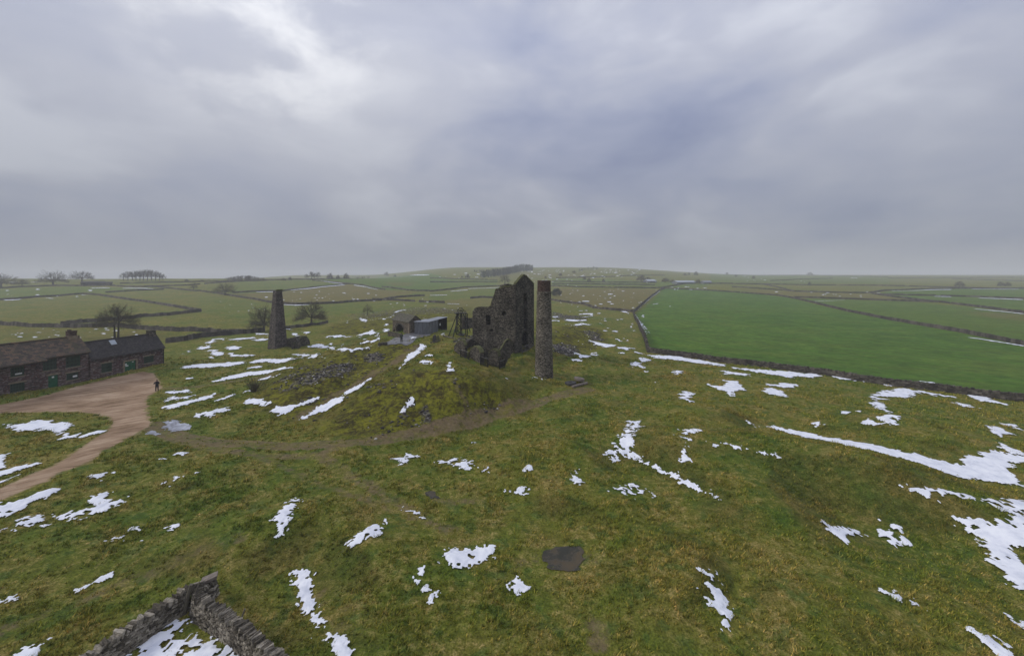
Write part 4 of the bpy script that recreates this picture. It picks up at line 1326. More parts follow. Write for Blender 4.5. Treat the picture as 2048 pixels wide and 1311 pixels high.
def window(root, o, u, r, notice=None, sill='quoin', lit=None):
    s0, s1, z0, z1 = r
    f = Acc()
    t_ = .09
    for (a, b, c, d) in ((s0, s1, z0, z0 + t_), (s0, s1, z1 - t_, z1), (s0, s0 + t_, z0 + t_, z1 - t_), (s1 - t_, s1, z0 + t_, z1 - t_)):
        obox(f, o, u, a, b, .10, .2, c, d)
    win = part('window', f, M['shutter'], root)
    g = Acc()
    obox(g, o, u, s0 + t_, s1 - t_, .24, .27, z0 + t_, z1 - t_)
    sub('pane', g, M['glass'], win, root)
    g = Acc()
    n_ = max(4, int((s1 - s0) / .16))
    for i in range(1, n_):
        x = s0 + (s1 - s0) * i / n_
        obox(g, o, u, x - .035, x + .035, .125, .15, z0 + t_, z1 - t_)
    for q in (.33, .66):
        z = z0 + (z1 - z0) * q
        obox(g, o, u, s0 + t_, s1 - t_, .152, .18, z - .03, z + .03)
    sub('grille', g, M['shutter'], win, root)
    g = Acc()
    obox(g, o, u, s0 - .15, s1 + .15, -.06, .099, z0 - .14, z0 - .003)
    sub('sill', g, M[sill], win, root)
    g = Acc()
    obox(g, o, u, s0 - .2, s1 + .2, -.015, .099, z1 + .003, z1 + .22)
    sub('lintel', g, M[sill], win, root)
    if notice:
        g = Acc()
        a, b, c, d = notice
        obox(g, o, u, s0 + (s1 - s0) * a, s0 + (s1 - s0) * b, .07, .09, z0 + (z1 - z0) * c, z0 + (z1 - z0) * d)
        sub('notice', g, M['white'], win, root)
    return win


def sub(name, a_, m, parent, root):
    """sub-part: child of a part"""
    l = root.location
    o = link_mesh(name, [(p[0] - l[0], p[1] - l[1], p[2] - l[2]) for p in a_.v], a_.f, m)
    o.parent = parent
    return o


def gable_walls(root, o, u, L0, L1, dep, zb_, ze, zr, holes, m, th=.45):
    a_ = Acc()
    n = (-u[1], u[0])
    a_.slab(o, u, n, th, [(L0, zb_), (L1, zb_), (L1, ze), (L0, ze)], holes)
    bo = (o[0] + n[0] * (dep - th), o[1] + n[1] * (dep - th))
    a_.slab(bo, u, n, th, [(L0, zb_), (L1, zb_), (L1, ze), (L0, ze)])
    for s in (L0, L1 - th):
        go = (o[0] + u[0] * s + n[0] * .003, o[1] + u[1] * s + n[1] * .003)
        e = .003 if s == L0 else -.003
        go = (go[0] + u[0] * -e, go[1] + u[1] * -e)
        a_.slab(go, n, u, th, [(0, zb_), (dep - .006, zb_), (dep - .006, ze), (dep / 2, zr), (0, ze)])
    return part('wall', a_, m, root)


def roof_plane(a_, o, u, s0, s1, ks, zs, th=.13):
    """sloping slab from (k0,z0) at the eave to (k1,z1) at the ridge"""
    (k0, k1), (z0, z1) = ks, zs
    a_.hexa([P3(o, u, s0, k0, z0), P3(o, u, s1, k0, z0), P3(o, u, s1, k1, z1), P3(o, u, s0, k1, z1),
             P3(o, u, s0, k0, z0 + th), P3(o, u, s1, k0, z0 + th), P3(o, u, s1, k1, z1 + th), P3(o, u, s0, k1, z1 + th)])


ang1 = math.atan2(.978, .208)
M['stone_roof'] = roof_mat('stone_slate_roof', [(0.2, (0.04, 0.033, 0.026)), (0.45, (0.085, 0.066, 0.048)), (0.62, (0.13, 0.088, 0.058)), (0.85, (0.2, 0.12, 0.07))], -ang1, .3, .5, (0.09, 0.085, 0.035), .45)
M['slate_roof'] = roof_mat('dark_slate_roof', [(0.2, (0.024, 0.021, 0.02)), (0.5, (0.044, 0.038, 0.036)), (0.85, (0.08, 0.07, 0.064))], -ang1, .22, .3, (0.07, 0.066, 0.05), .2)
M['hut_roof'] = roof_mat('mossy_hut_roof', [(0.2, (0.05, 0.045, 0.032)), (0.5, (0.088, 0.08, 0.055)), (0.85, (0.14, 0.125, 0.09))], .86, .25, .4, (0.085, 0.085, 0.04), .6)

CU = (.208, .978)
CO = (-73.9, 59.2)
ch = thing('cottage', 'two storey dark stone cottage with mossy stone roof and red chimney at the left edge', 'cottage', (CO[0] + CU[0] * 4, CO[1] + CU[1] * 4, .5))
WIN = [((21, 49, 737, 730, 755.5, 748.5), (.35, .85, .18, .32)), ((20, 50, 769, 762, 787, 779.5), None), ((86, 114, 722, 713.5, 743, 735.5), None), ((132, 161, 711, 703.5, 734.5, 727), None), ((133, 157, 748, 741.5, 762, 755.5), (.55, .92, .3, .55))]
rects = [rect_px(CO, CU, *w_) for w_, _ in WIN]
rects = [(a, b, c - max(0, d - 4.9) * .6, min(d, 4.9)) for a, b, c, d in rects]
dr = rect_px(CO, CU, 96.6, 116.7, 752, 747.5, 778, 773)
dr = (dr[0], dr[1], min(dr[2], .5), dr[3])
L1 = on_plane(CO, CU, 177, 740)[0]
gable_walls(ch, CO, CU, -9.0, L1, 5.2, -1.0, 5.2, 7.55, [hole(r) for r in rects] + [hole(dr)], M['cottage'])
for (w_, nt_), r in zip(WIN, rects):
    window(ch, CO, CU, r, nt_)


def door(root, o, u, r, double=False, marks=()):
    s0, s1, z0, z1 = r
    a_ = Acc()
    if double:
        m_ = (s0 + s1) / 2
        obox(a_, o, u, s0 + .02, m_ - .015, .12, .19, z0, z1 - .02)
        obox(a_, o, u, m_ + .015, s1 - .02, .12, .19, z0, z1 - .02)
    else:
        obox(a_, o, u, s0 + .02, s1 - .02, .12, .19, z0, z1 - .02)
    d_ = part('door', a_, M['green'], root)
    a_ = Acc()
    obox(a_, o, u, s0 - .25, s1 + .25, -.03, .1, z1 + .003, z1 + .28)
    sub('lintel', a_, M['quoin'], d_, root)
    a_ = Acc()
    hs = (s0 + s1) / 2 if double else s0 + .2
    obox(a_, o, u, hs - .05, hs + .05, .07, .117, (z0 + z1) / 2 - .1, (z0 + z1) / 2 + .05)
    sub('handle', a_, M['iron'], d_, root)
    for (x0, x1, y0, y1) in marks:
        a_ = Acc()
        obox(a_, o, u, s0 + (s1 - s0) * x0, s0 + (s1 - s0) * x1, .095, .117, z0 + (z1 - z0) * y0, z0 + (z1 - z0) * y1)
        sub('notice', a_, M['white'], d_, root)
    return d_


door(ch, CO, CU, dr, False, [(.4, .62, .78, .9)])
sm_ = on_plane(CO, CU, 89, 730)[0]
slope = (7.7 - 5.15) / 2.85
a_ = Acc()
roof_plane(a_, CO, CU, -9.3, sm_, (-.62, 2.6), (7.7 - slope * 3.22, 7.7))
roof_plane(a_, CO, CU, sm_ + .004, L1 + .25, (-.25, 2.6), (7.7 - slope * 2.85, 7.7))
roof_plane(a_, CO, CU, -9.3, L1 + .25, (5.45, 2.603), (7.7 - slope * 2.85, 7.702))
rf = part('roof', a_, M['stone_roof'], ch)
a_ = Acc()
s_ = -9.2
while s_ < L1:
    rough_block(a_, rng, P3(CO, CU, s_ + .25, 2.6, 7.86), .5, .34, .12, ang1, .1)
    s_ += .5
sub('ridge', a_, M['stone_roof'], rf, ch)
a_ = Acc()
c_ = L1 - .75
obox(a_, CO, CU, c_ - .62, c_ + .62, 2.1, 3.1, 6.6, 8.0)
chm = part('chimney_base', a_, M['quoin'], ch)
a_ = Acc()
obox(a_, CO, CU, c_ - .52, c_ + .52, 2.2, 3.0, 8.003, 8.7)
obox(a_, CO, CU, c_ - .58, c_ + .58, 2.14, 3.06, 8.703, 8.82)
obox(a_, CO, CU, c_ - .45, c_ - .1, 2.4, 2.8, 8.823, 9.05)
part('chimney', a_, M['brick'], ch)
for g0, g1, gk, gz0 in ((sm_ + .1, L1, -.3, 4.98), (-9, sm_ - .05, -.68, 4.66)):
    a_ = Acc()
    obox(a_, CO, CU, g0, g1, gk, gk + .12, gz0, gz0 + .11)
    part('gutter', a_, M['iron'], ch)

U2 = (.174, .985)
O2 = (CO[0] + CU[0] * L1 + .25, CO[1] + CU[1] * L1 + .02)
ob = thing('outbuilding', 'single storey stone outbuilding with dark slate roof and green double door', 'outbuilding', (O2[0] + U2[0] * 6, O2[1] + U2[1] * 6, .6))
L2 = on_plane(O2, U2, 327.5, 710)[0]
w6 = rect_px(O2, U2, 203, 224.5, 728, 723, 746, 741.5)
w7 = rect_px(O2, U2, 288, 307.7, 713.5, 709.5, 727, 723)
d2 = rect_px(O2, U2, 250, 272, 723.5, 719.5, 743.5, 739)
d2 = (d2[0], d2[1], gz(*hit(262, 743)) + .02, d2[3])
gable_walls(ob, O2, U2, .06, L2, 4.4, -1.0, 3.72, 6.45, [hole(w6), hole(w7), hole(d2)], M['cottage'])
window(ob, O2, U2, w6)
window(ob, O2, U2, w7)
door(ob, O2, U2, d2, True, [(.03, .2, .66, .8), (.08, .34, .52, .62), (.68, .82, .84, .9)])
for sx in (d2[0] - .32, d2[1] + .02):
    a_ = Acc()
    obox(a_, O2, U2, sx, sx + .3, -.02, .1, d2[2] - .3, d2[3] - .003)
    part('door_jamb', a_, M['quoin'], ob)
sl2 = (6.6 - 3.75) / 2.4
a_ = Acc()
roof_plane(a_, O2, U2, .08, L2 + .2, (-.2, 2.2), (6.6 - sl2 * 2.4, 6.6), .1)
roof_plane(a_, O2, U2, .08, L2 + .2, (4.6, 2.203), (6.6 - sl2 * 2.4, 6.602), .1)
rf2 = part('roof', a_, M['slate_roof'], ob)
a_ = Acc()
obox(a_, O2, U2, .1, L2 + .18, 2.06, 2.34, 6.66, 6.78)
sub('ridge', a_, M['slate_roof'], rf2, ob)
a_ = Acc()
ss_ = on_plane(O2, U2, 246, 690)[0] - .9
for q in (0,):
    kk0, kk1 = 1.35, 1.95
    z0_, z1_ = 6.6 - sl2 * (2.2 - kk0) + .115, 6.6 - sl2 * (2.2 - kk1) + .115
    a_.hexa([P3(O2, U2, ss_, kk0, z0_), P3(O2, U2, ss_ + .95, kk0, z0_), P3(O2, U2, ss_ + .95, kk1, z1_), P3(O2, U2, ss_, kk1, z1_), P3(O2, U2, ss_, kk0, z0_ + .07), P3(O2, U2, ss_ + .95, kk0, z0_ + .07), P3(O2, U2, ss_ + .95, kk1, z1_ + .07), P3(O2, U2, ss_, kk1, z1_ + .07)])
part('skylight', a_, M['skylight'], ob)
a_ = Acc()
obox(a_, O2, U2, L2 - 1.25, L2 - .1, 1.75, 2.65, 5.9, 7.25)
obox(a_, O2, U2, L2 - 1.3, L2 - .05, 1.7, 2.7, 7.253, 7.36)
part('chimney', a_, M['ruin'], ob)
a_ = Acc()
obox(a_, O2, U2, .1, L2, -.3, -.19, 3.5, 3.6)
part('gutter', a_, M['iron'], ob)
a_ = Acc()
obox(a_, O2, U2, L2 - .12, L2 - .02, -.1, -.01, .3, 3.5)
part('downpipe', a_, M['iron'], ob)

# ------------------------------------------------------------------ stone hut, tin shed, yard
HR = (-23.6, 94.0)
HU = (.65, -.76)
HO = (HR[0] - HU[0] * 8.6, HR[1] - HU[1] * 8.6)
hz = 4.2
hut = thing('stone_hut', 'small brown stone hut with arched doorway and mossy pitched roof beside the tin shed', 'hut', (HR[0] - HU[0] * 4, HR[1] - HU[1] * 4, hz + .5))
ar = pl(HO, HU, [(791.3, 676), (791.3, 658), (792.5, 652.5), (795.5, 648.5), (799, 647.5), (802.5, 649.5), (805.5, 654), (806.8, 660), (806.8, 676)])
ar = [(s, max(z, hz + .6)) for s, z in ar]
lw = rect_px(HO, HU, 784.8, 790, 654, 655, 664, 665)
gable_walls(hut, HO, HU, -.2, 8.6, 3.2, hz, 7.6, 8.95, [ar, hole(lw)], M['hut'], .45)
a_ = Acc()
roof_plane(a_, HO, HU, -.4, 8.8, (-.25, 1.6), (7.45, 9.0), .12)
roof_plane(a_, HO, HU, -.4, 8.8, (3.45, 1.603), (7.45, 9.002), .12)
part('roof', a_, M['hut_roof'], hut)
a_ = Acc()
s0_, s1_ = min(p[0] for p in ar), max(p[0] for p in ar)
sm2, hw2 = (s0_ + s1_) / 2, (s1_ - s0_) / 2
zs2 = ar[2][1] - .3
ring_ = [(sm2 + math.cos(math.pi * q / 10) * hw2 * 1.18, zs2 + math.sin(math.pi * q / 10) * (ar[4][1] - zs2 + .25)) for q in range(11)]
ring_ += [(sm2 + math.cos(math.pi * q / 10) * hw2 * 1.0, zs2 + math.sin(math.pi * q / 10) * (ar[4][1] - zs2 + .0)) for q in range(10, -1, -1)]
a_.slab((HO[0] + HU[1] * .03, HO[1] - HU[0] * .03), HU, (-HU[1], HU[0]), .026, ring_)
part('door_arch', a_, M['mill2'], hut)
a_ = Acc()
obox(a_, HO, HU, 8.3, 8.62, -.02, .4, hz, 7.3)
part('corner_stones', a_, M['quoin'], hut)

ruin_px((775, 672), (801, 675), .4, [(775.5, 663), (784, 664), (793, 666), (801, 668)], 'low dark parapet wall in front of the stone hut', moss=False)
ruin_px((759, 692), (776, 689), .5, [(759, 685), (764, 686), (768, 684), (775, 684)], 'low stone kerb at the left end of the hut yard', moss=False)

yp = hits([(765, 688), (790, 676), (812, 668), (830, 666), (862, 669), (852, 673), (835, 676), (825, 684), (808, 690), (785, 689)])
a_ = Acc()


def drape(a_, poly, lift, n=18):
    """thin sheet following the ground inside an outline"""
    lo, hi = poly.min(0), poly.max(0)
    xs, ys = np.linspace(lo[0], hi[0], n * 2), np.linspace(lo[1], hi[1], n * 2)
    X, Y = np.meshgrid(xs, ys)
    sdv = poly_sd(X.ravel(), Y.ravel(), poly).reshape(X.shape)
    Z = ground_h(X, Y) + lift
    idx = {}
    for i in range(len(ys) - 1):
        for j in range(len(xs) - 1):
            if max(sdv[i, j], sdv[i + 1, j], sdv[i, j + 1], sdv[i + 1, j + 1]) > 0:
                q = []
                for (ii, jj) in ((i, j), (i, j + 1), (i + 1, j + 1), (i + 1, j)):
                    if (ii, jj) not in idx:
                        idx[(ii, jj)] = len(a_.v)
                        a_.v.append((X[ii, jj], Y[ii, jj], Z[ii, jj]))
                    q.append(idx[(ii, jj)])
                a_.f.append(tuple(q))


drape(a_, yp, .09)
o = link_mesh('yard', a_.v, a_.f, M['slab'])
o['kind'] = 'structure'

SC = (-18.9, 92.4)
SU = (.221, .975)
shed = thing('tin_shed', 'grey corrugated iron shed with flat pale roof and dark open bay', 'shed', (SC[0] + SU[0] * 3, SC[1] + SU[1] * 3, 4.9))
sA = on_plane(SC, SU, 876, 645)[0]
sB = on_plane(SC, SU, 894.3, 645)[0]
zt0 = on_plane(SC, SU, 856.4, 644)[1]
a_ = Acc()
vsn = Acc()


def corrugated(a_, p, q, z0, z1, n, out, amp=.05):
    """upright sheet with ridges between ground points p and q"""
    k = n * 4
    vs, fs = [], []
    for i in range(k + 1):
        f_ = i / k
        of = amp * math.sin(i * math.pi / 2)
        x, y = p[0] + (q[0] - p[0]) * f_ + out[0] * of, p[1] + (q[1] - p[1]) * f_ + out[1] * of
        vs += [(x, y, z0), (x, y, z1)]
    for i in range(k):
        fs.append((2 * i, 2 * i + 2, 2 * i + 3, 2 * i + 1))
    a_.add(vs, fs)


sn = (-SU[1], SU[0])
FL = (SC[0] + sn[0] * 3.3, SC[1] + sn[1] * 3.3)
corrugated(a_, FL, SC, 4.2, zt0, 16, (-SU[0], -SU[1]))
corrugated(a_, SC, (SC[0] + SU[0] * sA, SC[1] + SU[1] * sA), 4.2, zt0, 26, (SU[1], -SU[0]))
part('front_wall', a_, M['tin'], shed)
a_ = Acc()
obox(a_, SC, SU, sA, sB, 2.2, 2.35, 4.2, zt0 - .05)
obox(a_, SC, SU, sA - .1, sA, .1, 3.3, 4.2, zt0 - .04)
obox(a_, SC, SU, sB - .08, sB, .1, 2.2, 4.2, zt0 - .05)
obox(a_, SC, SU, .1, sA - .1, 3.2, 3.3, 4.2, zt0 - .06)
part('bay_wall', a_, M['dark'], shed)
for s in (sA + (sB - sA) * .45, sB - .12):
    a_ = Acc()
    obox(a_, SC, SU, s, s + .12, .02, .14, 4.2, zt0 - .04)
    part('bay_post', a_, M['dark'], shed)
a_ = Acc()
obox(a_, SC, SU, -.15, sA + .1, -.15, 3.5, zt0 + .003, zt0 + .09)
obox(a_, SC, SU, sA + .104, sB + .1, -.1, 2.5, zt0 + .05, zt0 + .13)
part('roof', a_, M['tinroof'], shed)
a_ = Acc()
obox(a_, SC, SU, sA + 1.6, sA + 2.1, .22, .26, 6.2, 6.75)
part('notice', a_, M['white'], shed)

# headframe
hb = (-11.4, 92.0)
hg = gz(*hb)
htop = 9.75
hf = thing('headframe', 'dark timber pit headframe with winding wheel and raking legs left of the engine house', 'headframe', (hb[0], hb[1], hg))
hw = 1.2
hu_ = (math.cos(.25), math.sin(.25))
hv_ = (-hu_[1], hu_[0])


def hp(a, b, z):
    return (hb[0] + hu_[0] * a + hv_[0] * b, hb[1] + hu_[1] * a + hv_[1] * b, z)


for a in (-1, 0, 1):
    for b in (-1, 1):
        c = Acc()
        tz = htop + (.0 if a < 1 else .1)
        k = .72 if a < 1 else 1.0
        c.tube([hp(a * hw, b * hw, hg - .4), hp(a * hw * k, b * hw * k, tz)], .1, 6)
        part('leg', c, M['iron'], hf)
c = Acc()
for zf in (.3, .62, .9):
    z = hg + (htop - hg) * zf
    k = 1 - .25 * zf
    for b in (-1, 1):
        c.tube([hp(-hw * k, b * hw * k, z), hp(hw, b * hw * k, z)], .06, 5)
    for a in (-1, 1):
        c.tube([hp(a * hw * k, -hw * k, z), hp(a * hw * k, hw * k, z)], .06, 5)
for b in (-1, 1):
    for (z0_, z1_) in ((.0, .3), (.3, .62), (.62, .9)):
        c.tube([hp(-hw * (1 - .25 * z0_), b * hw * .95, hg + (htop - hg) * z0_), hp(0, b * hw * .85, hg + (htop - hg) * z1_)], .05, 5)
        c.tube([hp(0, b * hw * .95, hg + (htop - hg) * z0_), hp(-hw * (1 - .25 * z1_), b * hw * .85, hg + (htop - hg) * z1_)], .05, 5)
part('cross_brace', c, M['iron'], hf)
c = Acc()
c.box((hb[0] - .1, hb[1], htop + .08), (2.6, 2.0, .16), .25)
for a in (-.8, .1, .9):
    for b in (-.8, .8):
        c.tube([hp(a, b, htop + .1), hp(a, b, htop + .75)], .035, 5)
for b in (-.8, .8):
    c.tube([hp(-.8, b, htop + .72), hp(.9, b, htop + .72)], .035, 5)
part('platform', c, M['iron'], hf)
c = Acc()
rim = [hp(-.15 + .62 * math.cos(2 * math.pi * i / 20), 0, htop + .72 + .62 * math.sin(2 * math.pi * i / 20)) for i in range(21)]
c.tube(rim, .06, 6)
for i in range(0, 20, 3):
    c.tube([hp(-.15, 0, htop + .72), rim[i]], .03, 5)
part('winding_wheel', c, M['iron'], hf)
for pxy, topx in (((896.5, 671.8), -.8), ((905, 675.6), -.6)):
    p = hit(*pxy)
    c = Acc()
    c.tube([(p[0], p[1], gz(*p) - .2), hp(topx, -.6 if pxy[0] > 900 else .6, htop)], .1, 6)
    part('raking_leg', c, M['iron'], hf)
for pxy in ((940.8, 662), (937, 657)):
    p = hit(*pxy)
    c = Acc()
    c.tube([(p[0], p[1], gz(*p) - .2), hp(.6, .5, htop - .2)], .09, 6)
    part('raking_leg', c, M['iron'], hf)
p0, p1 = hit(886, 672.5), hit(906, 677)
c = Acc()
c.tube([(p0[0], p0[1], gz(*p0) + .15), (p1[0], p1[1], gz(*p1) + .15)], .14, 4)
part('foot_beam', c, M['wood'], hf)
c = Acc()
drape(c, hits([(914, 670), (922, 667), (931, 668), (930, 671), (922, 672)]), .14, 6)
part('shaft_grille', c, M['iron'], hf)

ruin_px((926, 657), (948, 655), .8, [(926, 642), (928, 634), (934, 634), (941, 636), (948, 635)], 'dark stone wall behind the headframe with snow along its top', moss=False)
_hw_s = hit(926, 657), hit(948, 655)
ruin_px((864, 686), (882, 681), .4, [(864, 684), (870, 683), (876, 682), (882, 680)], 'low heap of stones at the foot of the two dark standing stones', moss=False)

for (pa, wd, hh, lab) in (((869, 682), .85, 1.35, 'dark pointed standing stone, the left one of a close pair above the pit path'), ((875.5, 682.5), .75, 1.3, 'greenish pointed standing stone, the right one of a close pair above the pit path')):
    p = hit(*pa)
    z = gz(*p)
    c = Acc()
    b_ = [(-.5, -.25), (.5, -.25), (.5, .25), (-.5, .25)]
    lv = [(1.0, -.3), (.95, .35), (.75, .8), (.35, 1.0)]
    vs = [(p[0] + x * wd * k + .05 * zf, p[1] + y * wd * k, z + hh * zf + (rng.random() - .5) * .05) for k, zf in lv for x, y in b_]
    fs = [(3, 2, 1, 0), (12, 13, 14, 15)] + [(i * 4 + k, i * 4 + (k + 1) % 4, i * 4 + 4 + (k + 1) % 4, i * 4 + 4 + k) for i in range(3) for k in range(4)]
    c.add(vs, fs)
    single('standing_stone', c, M['mill2'] if wd > .8 else M['cap'], lab, 'stone', (p[0], p[1], z))

# crushing wheels and a roller lying on the grass
for (pa, r, th, mt, lab, tl) in (((1141, 768.5), .88, .34, 'mill2', 'dark flat crushing wheel of stone lying on the grass', .06), ((1158.5, 764.5), .82, .36, 'mill', 'pale round millstone propped on the dark crushing wheel', -.16)):
    p = hit(*pa)
    z = gz(*p)
    root = thing('millstone', lab, 'millstone', (p[0], p[1], z))
    c = Acc()
    n_ = 36
    prof = [(.16, .0), (r, 0), (r, th * .93), (r * .95, th), (.16, th), (.16, 0)]
    dz = .05 if mt == 'mill2' else .38
    vs, fs = [], []
    for r_, z_ in prof:
        for k in range(n_):
            an = 2 * math.pi * k / n_
            x, y = r_ * math.cos(an), r_ * math.sin(an)
            vs.append((p[0] + x, p[1] + y, z + dz + z_ + x * tl))
    for i in range(len(prof) - 1):
        for k in range(n_):
            fs.append((i * n_ + k, i * n_ + (k + 1) % n_, (i + 1) * n_ + (k + 1) % n_, (i + 1) * n_ + k))
    c.add(vs, fs)
    part('stone_disc', c, M[mt], root)
    c = Acc()
    lathe(c, p, [(.3, z + dz + th + .0), (.26, z + dz + th + .05), (.17, z + dz + th + .05)], 20)
    part('hub_ring', c, M[mt], root)
p0, p1 = hit(1145, 775.5), hit(1174, 768)
c = Acc()
c.tube([(p0[0], p0[1], gz(*p0) + .2), (p1[0], p1[1], gz(*p1) + .2)], .21, 14)
single('stone_roller', c, M['mill'], 'long round stone roller lying in front of the two millstones', 'roller', ((p0[0] + p1[0]) / 2, (p0[1] + p1[1]) / 2, gz(*((p0 + p1) / 2))))


# ------------------------------------------------------------------ far farm buildings
def barn(pa, pb, dep, ze, zr, label, wall_m, roof_m, open_front=False):
    a, b = hit(*pa), hit(*pb)
    u, L = unit(a, b)
    z = min(gz(*a), gz(*b))
    root = thing('barn', label, 'barn', ((a[0] + b[0]) / 2, (a[1] + b[1]) / 2, z))
    hs = []
    if open_front:
        hs = [[(L * .08 + i * L * .3, z + .1), (L * .33 + i * L * .3, z + .1), (L * .33 + i * L * .3, z + ze - .5), (L * .08 + i * L * .3, z + ze - .5)] for i in range(3)]
    gable_walls(root, tuple(a), u, 0, L, dep, z - 1, z + ze, z + zr, hs, wall_m, .4)
    a_ = Acc()
    roof_plane(a_, a, u, -.3, L + .3, (-.4, dep / 2), (z + ze - .15, z + zr), .15)
    roof_plane(a_, a, u, -.3, L + .3, (dep + .4, dep / 2 + .003), (z + ze - .15, z + zr + .002), .15)
    part('roof', a_, roof_m, root)
    return root


barn((161, 571), (203, 571), 7, 3.2, 4.6, 'dark open fronted field barn under the left skyline trees', M['ruin'], M['dark'], True)
barn((203.5, 571.2), (224, 570.5), 6, 3.0, 4.0, 'brown stone end of the field barn beside its dark open bays', M['hut'], M['slate_roof'])
barn((1355, 568), (1392, 567), 9, 2.6, 4.4, 'long low pale farm shed on the foggy hill behind the green field', M['tin'], M['skylight'])
barn((1408, 567.5), (1424, 567), 7, 2.4, 4.0, 'small grey farm shed to the right of the long pale one', M['tin'], M['tinroof'])
barn((1296, 565.5), (1313, 565), 8, 2.6, 4.5, 'pale farm shed behind bushes at the left of the far farm', M['tin'], M['skylight'])


# ------------------------------------------------------------------ people
def body(name, p, face, joints, edges, mat_body, label, extras):
    """one continuous figure grown over a skeleton: joints = {name: (x, y, z, radius)} in the figure's own frame"""
    z = gz(*p)
    names = list(joints)
    ix = {n: i for i, n in enumerate(names)}
    me = bpy.data.meshes.new('person')
    me.from_pydata([joints[n][:3] for n in names], [(ix[a], ix[b]) for a, b in edges], [])
    o = bpy.data.objects.new('person', me)
    COL.objects.link(o)
    o.location = (p[0], p[1], z)
    o.rotation_euler = (0, 0, face)
    sk = o.modifiers.new('skin', 'SKIN')
    sk.use_smooth_shade = True
    for i, n in enumerate(names):
        r = joints[n][3]
        v = me.skin_vertices[0].data[i]
        v.radius = (r, r * (joints[n][4] if len(joints[n]) > 4 else 1.0))
        v.use_root = (n == 'pelvis')
    sb = o.modifiers.new('smooth', 'SUBSURF')
    sb.levels = sb.render_levels = 1
    me.materials.append(mat_body)
    tag(o, label, 'person')
    for (nm, acc_, m_) in extras:
        c = link_mesh(nm, acc_.v, acc_.f, m_, None, True)
        c.parent = o
    return o


def ball(c, r, n=12, m=8, sc=(1, 1, 1), z0=-1.0):
    a_ = Acc()
    vs, fs = [], []
    for i in range(m + 1):
        ph = math.pi * i / m - math.pi / 2
        for k in range(n):
            th = 2 * math.pi * k / n
            vs.append((c[0] + r * sc[0] * math.cos(ph) * math.cos(th), c[1] + r * sc[1] * math.cos(ph) * math.sin(th), c[2] + r * sc[2] * max(math.sin(ph), z0)))
    for i in range(m):
        for k in range(n):
            fs.append((i * n + k, i * n + (k + 1) % n, (i + 1) * n + (k + 1) % n, (i + 1) * n + k))
    a_.add(vs, fs)
    return a_


def figure(h, arms):
    """standing skeleton of height h; arms = (elbow, wrist) for each side"""
    k = h / 1.78
    J = {'pelvis': (0, 0, .95, .155, .8), 'waist': (0, .01, 1.12, .16, .75), 'chest': (0, .0, 1.32, .185, .72), 'neck': (0, 0, 1.5, .075), 'head0': (0, .02, 1.58, .085), 'head1': (0, .02, 1.70, .095), 'crown': (0, .01, 1.76, .06)}
    E = [('pelvis', 'waist'), ('waist', 'chest'), ('chest', 'neck'), ('neck', 'head0'), ('head0', 'head1'), ('head1', 'crown')]
    for sd_, nm in ((1, 'l'), (-1, 'r')):
        J.update({nm + 'hip': (sd_ * .1, 0, .88, .115), nm + 'knee': (sd_ * .13, .02, .48, .078), nm + 'ank': (sd_ * .15, 0, .09, .055), nm + 'toe': (sd_ * .17, .17, .045, .045)})
        E += [('pelvis', nm + 'hip'), (nm + 'hip', nm + 'knee'), (nm + 'knee', nm + 'ank'), (nm + 'ank', nm + 'toe')]
        el, wr = arms[nm]
        J.update({nm + 'sho': (sd_ * .2, 0, 1.42, .085), nm + 'elb': (*el, .062), nm + 'wri': (*wr, .042)})
        E += [('chest', nm + 'sho'), (nm + 'sho', nm + 'elb'), (nm + 'elb', nm + 'wri')]
        d = (Vector(wr) - Vector(el)).normalized()
        sdv = d.cross(Vector((0, 0, 1))).normalized() if abs(d.z) < .9 else Vector((0, 1, 0))
        pm = Vector(wr) + d * .09
        J[nm + 'palm'] = (*pm, .04, .5)
        E.append((nm + 'wri', nm + 'palm'))
        for i, (of, ln) in enumerate(((-.03, .07), (-.01, .085), (.01, .08), (.03, .06))):
            f1 = pm + sdv * of + d * ln * .5
            f2 = f1 + d * ln * .35 + Vector((0, 0, -.03))
            J[f'{nm}f{i}a'] = (*f1, .010)
            J[f'{nm}f{i}b'] = (*f2, .008)
            E += [(nm + 'palm', f'{nm}f{i}a'), (f'{nm}f{i}a', f'{nm}f{i}b')]
        th = Vector(wr) + d * .05 + sdv * -.05
        J[nm + 'thu'] = (*th, .012)
        E.append((nm + 'wri', nm + 'thu'))
    J = {n: tuple([v[0] * k, v[1] * k, v[2] * k, v[3] * k * (1.25 if v[3] > .05 and 'head' not in n and 'crown' not in n else 1)] + list(v[4:])) for n, v in J.items()}
    return J, E


def head_extras(h, cap_m):
    k = h / 1.78
    face = ball((0, .055 * k, 1.655 * k), .082 * k, 12, 8, (.86, .75, 1.15))
    nose = Acc()
    nose.add([(-.015 * k, .11 * k, 1.63 * k), (.015 * k, .11 * k, 1.63 * k), (0, .11 * k, 1.68 * k), (0, .145 * k, 1.635 * k)], [(0, 1, 3), (1, 2, 3), (2, 0, 3)])
    hat = ball((0, .01 * k, 1.70 * k), .118 * k, 14, 8, (1, 1.05, .95), -.1)
    return [('face', face, M['skin']), ('nose', nose, M['skin']), ('knit_cap', hat, cap_m)]


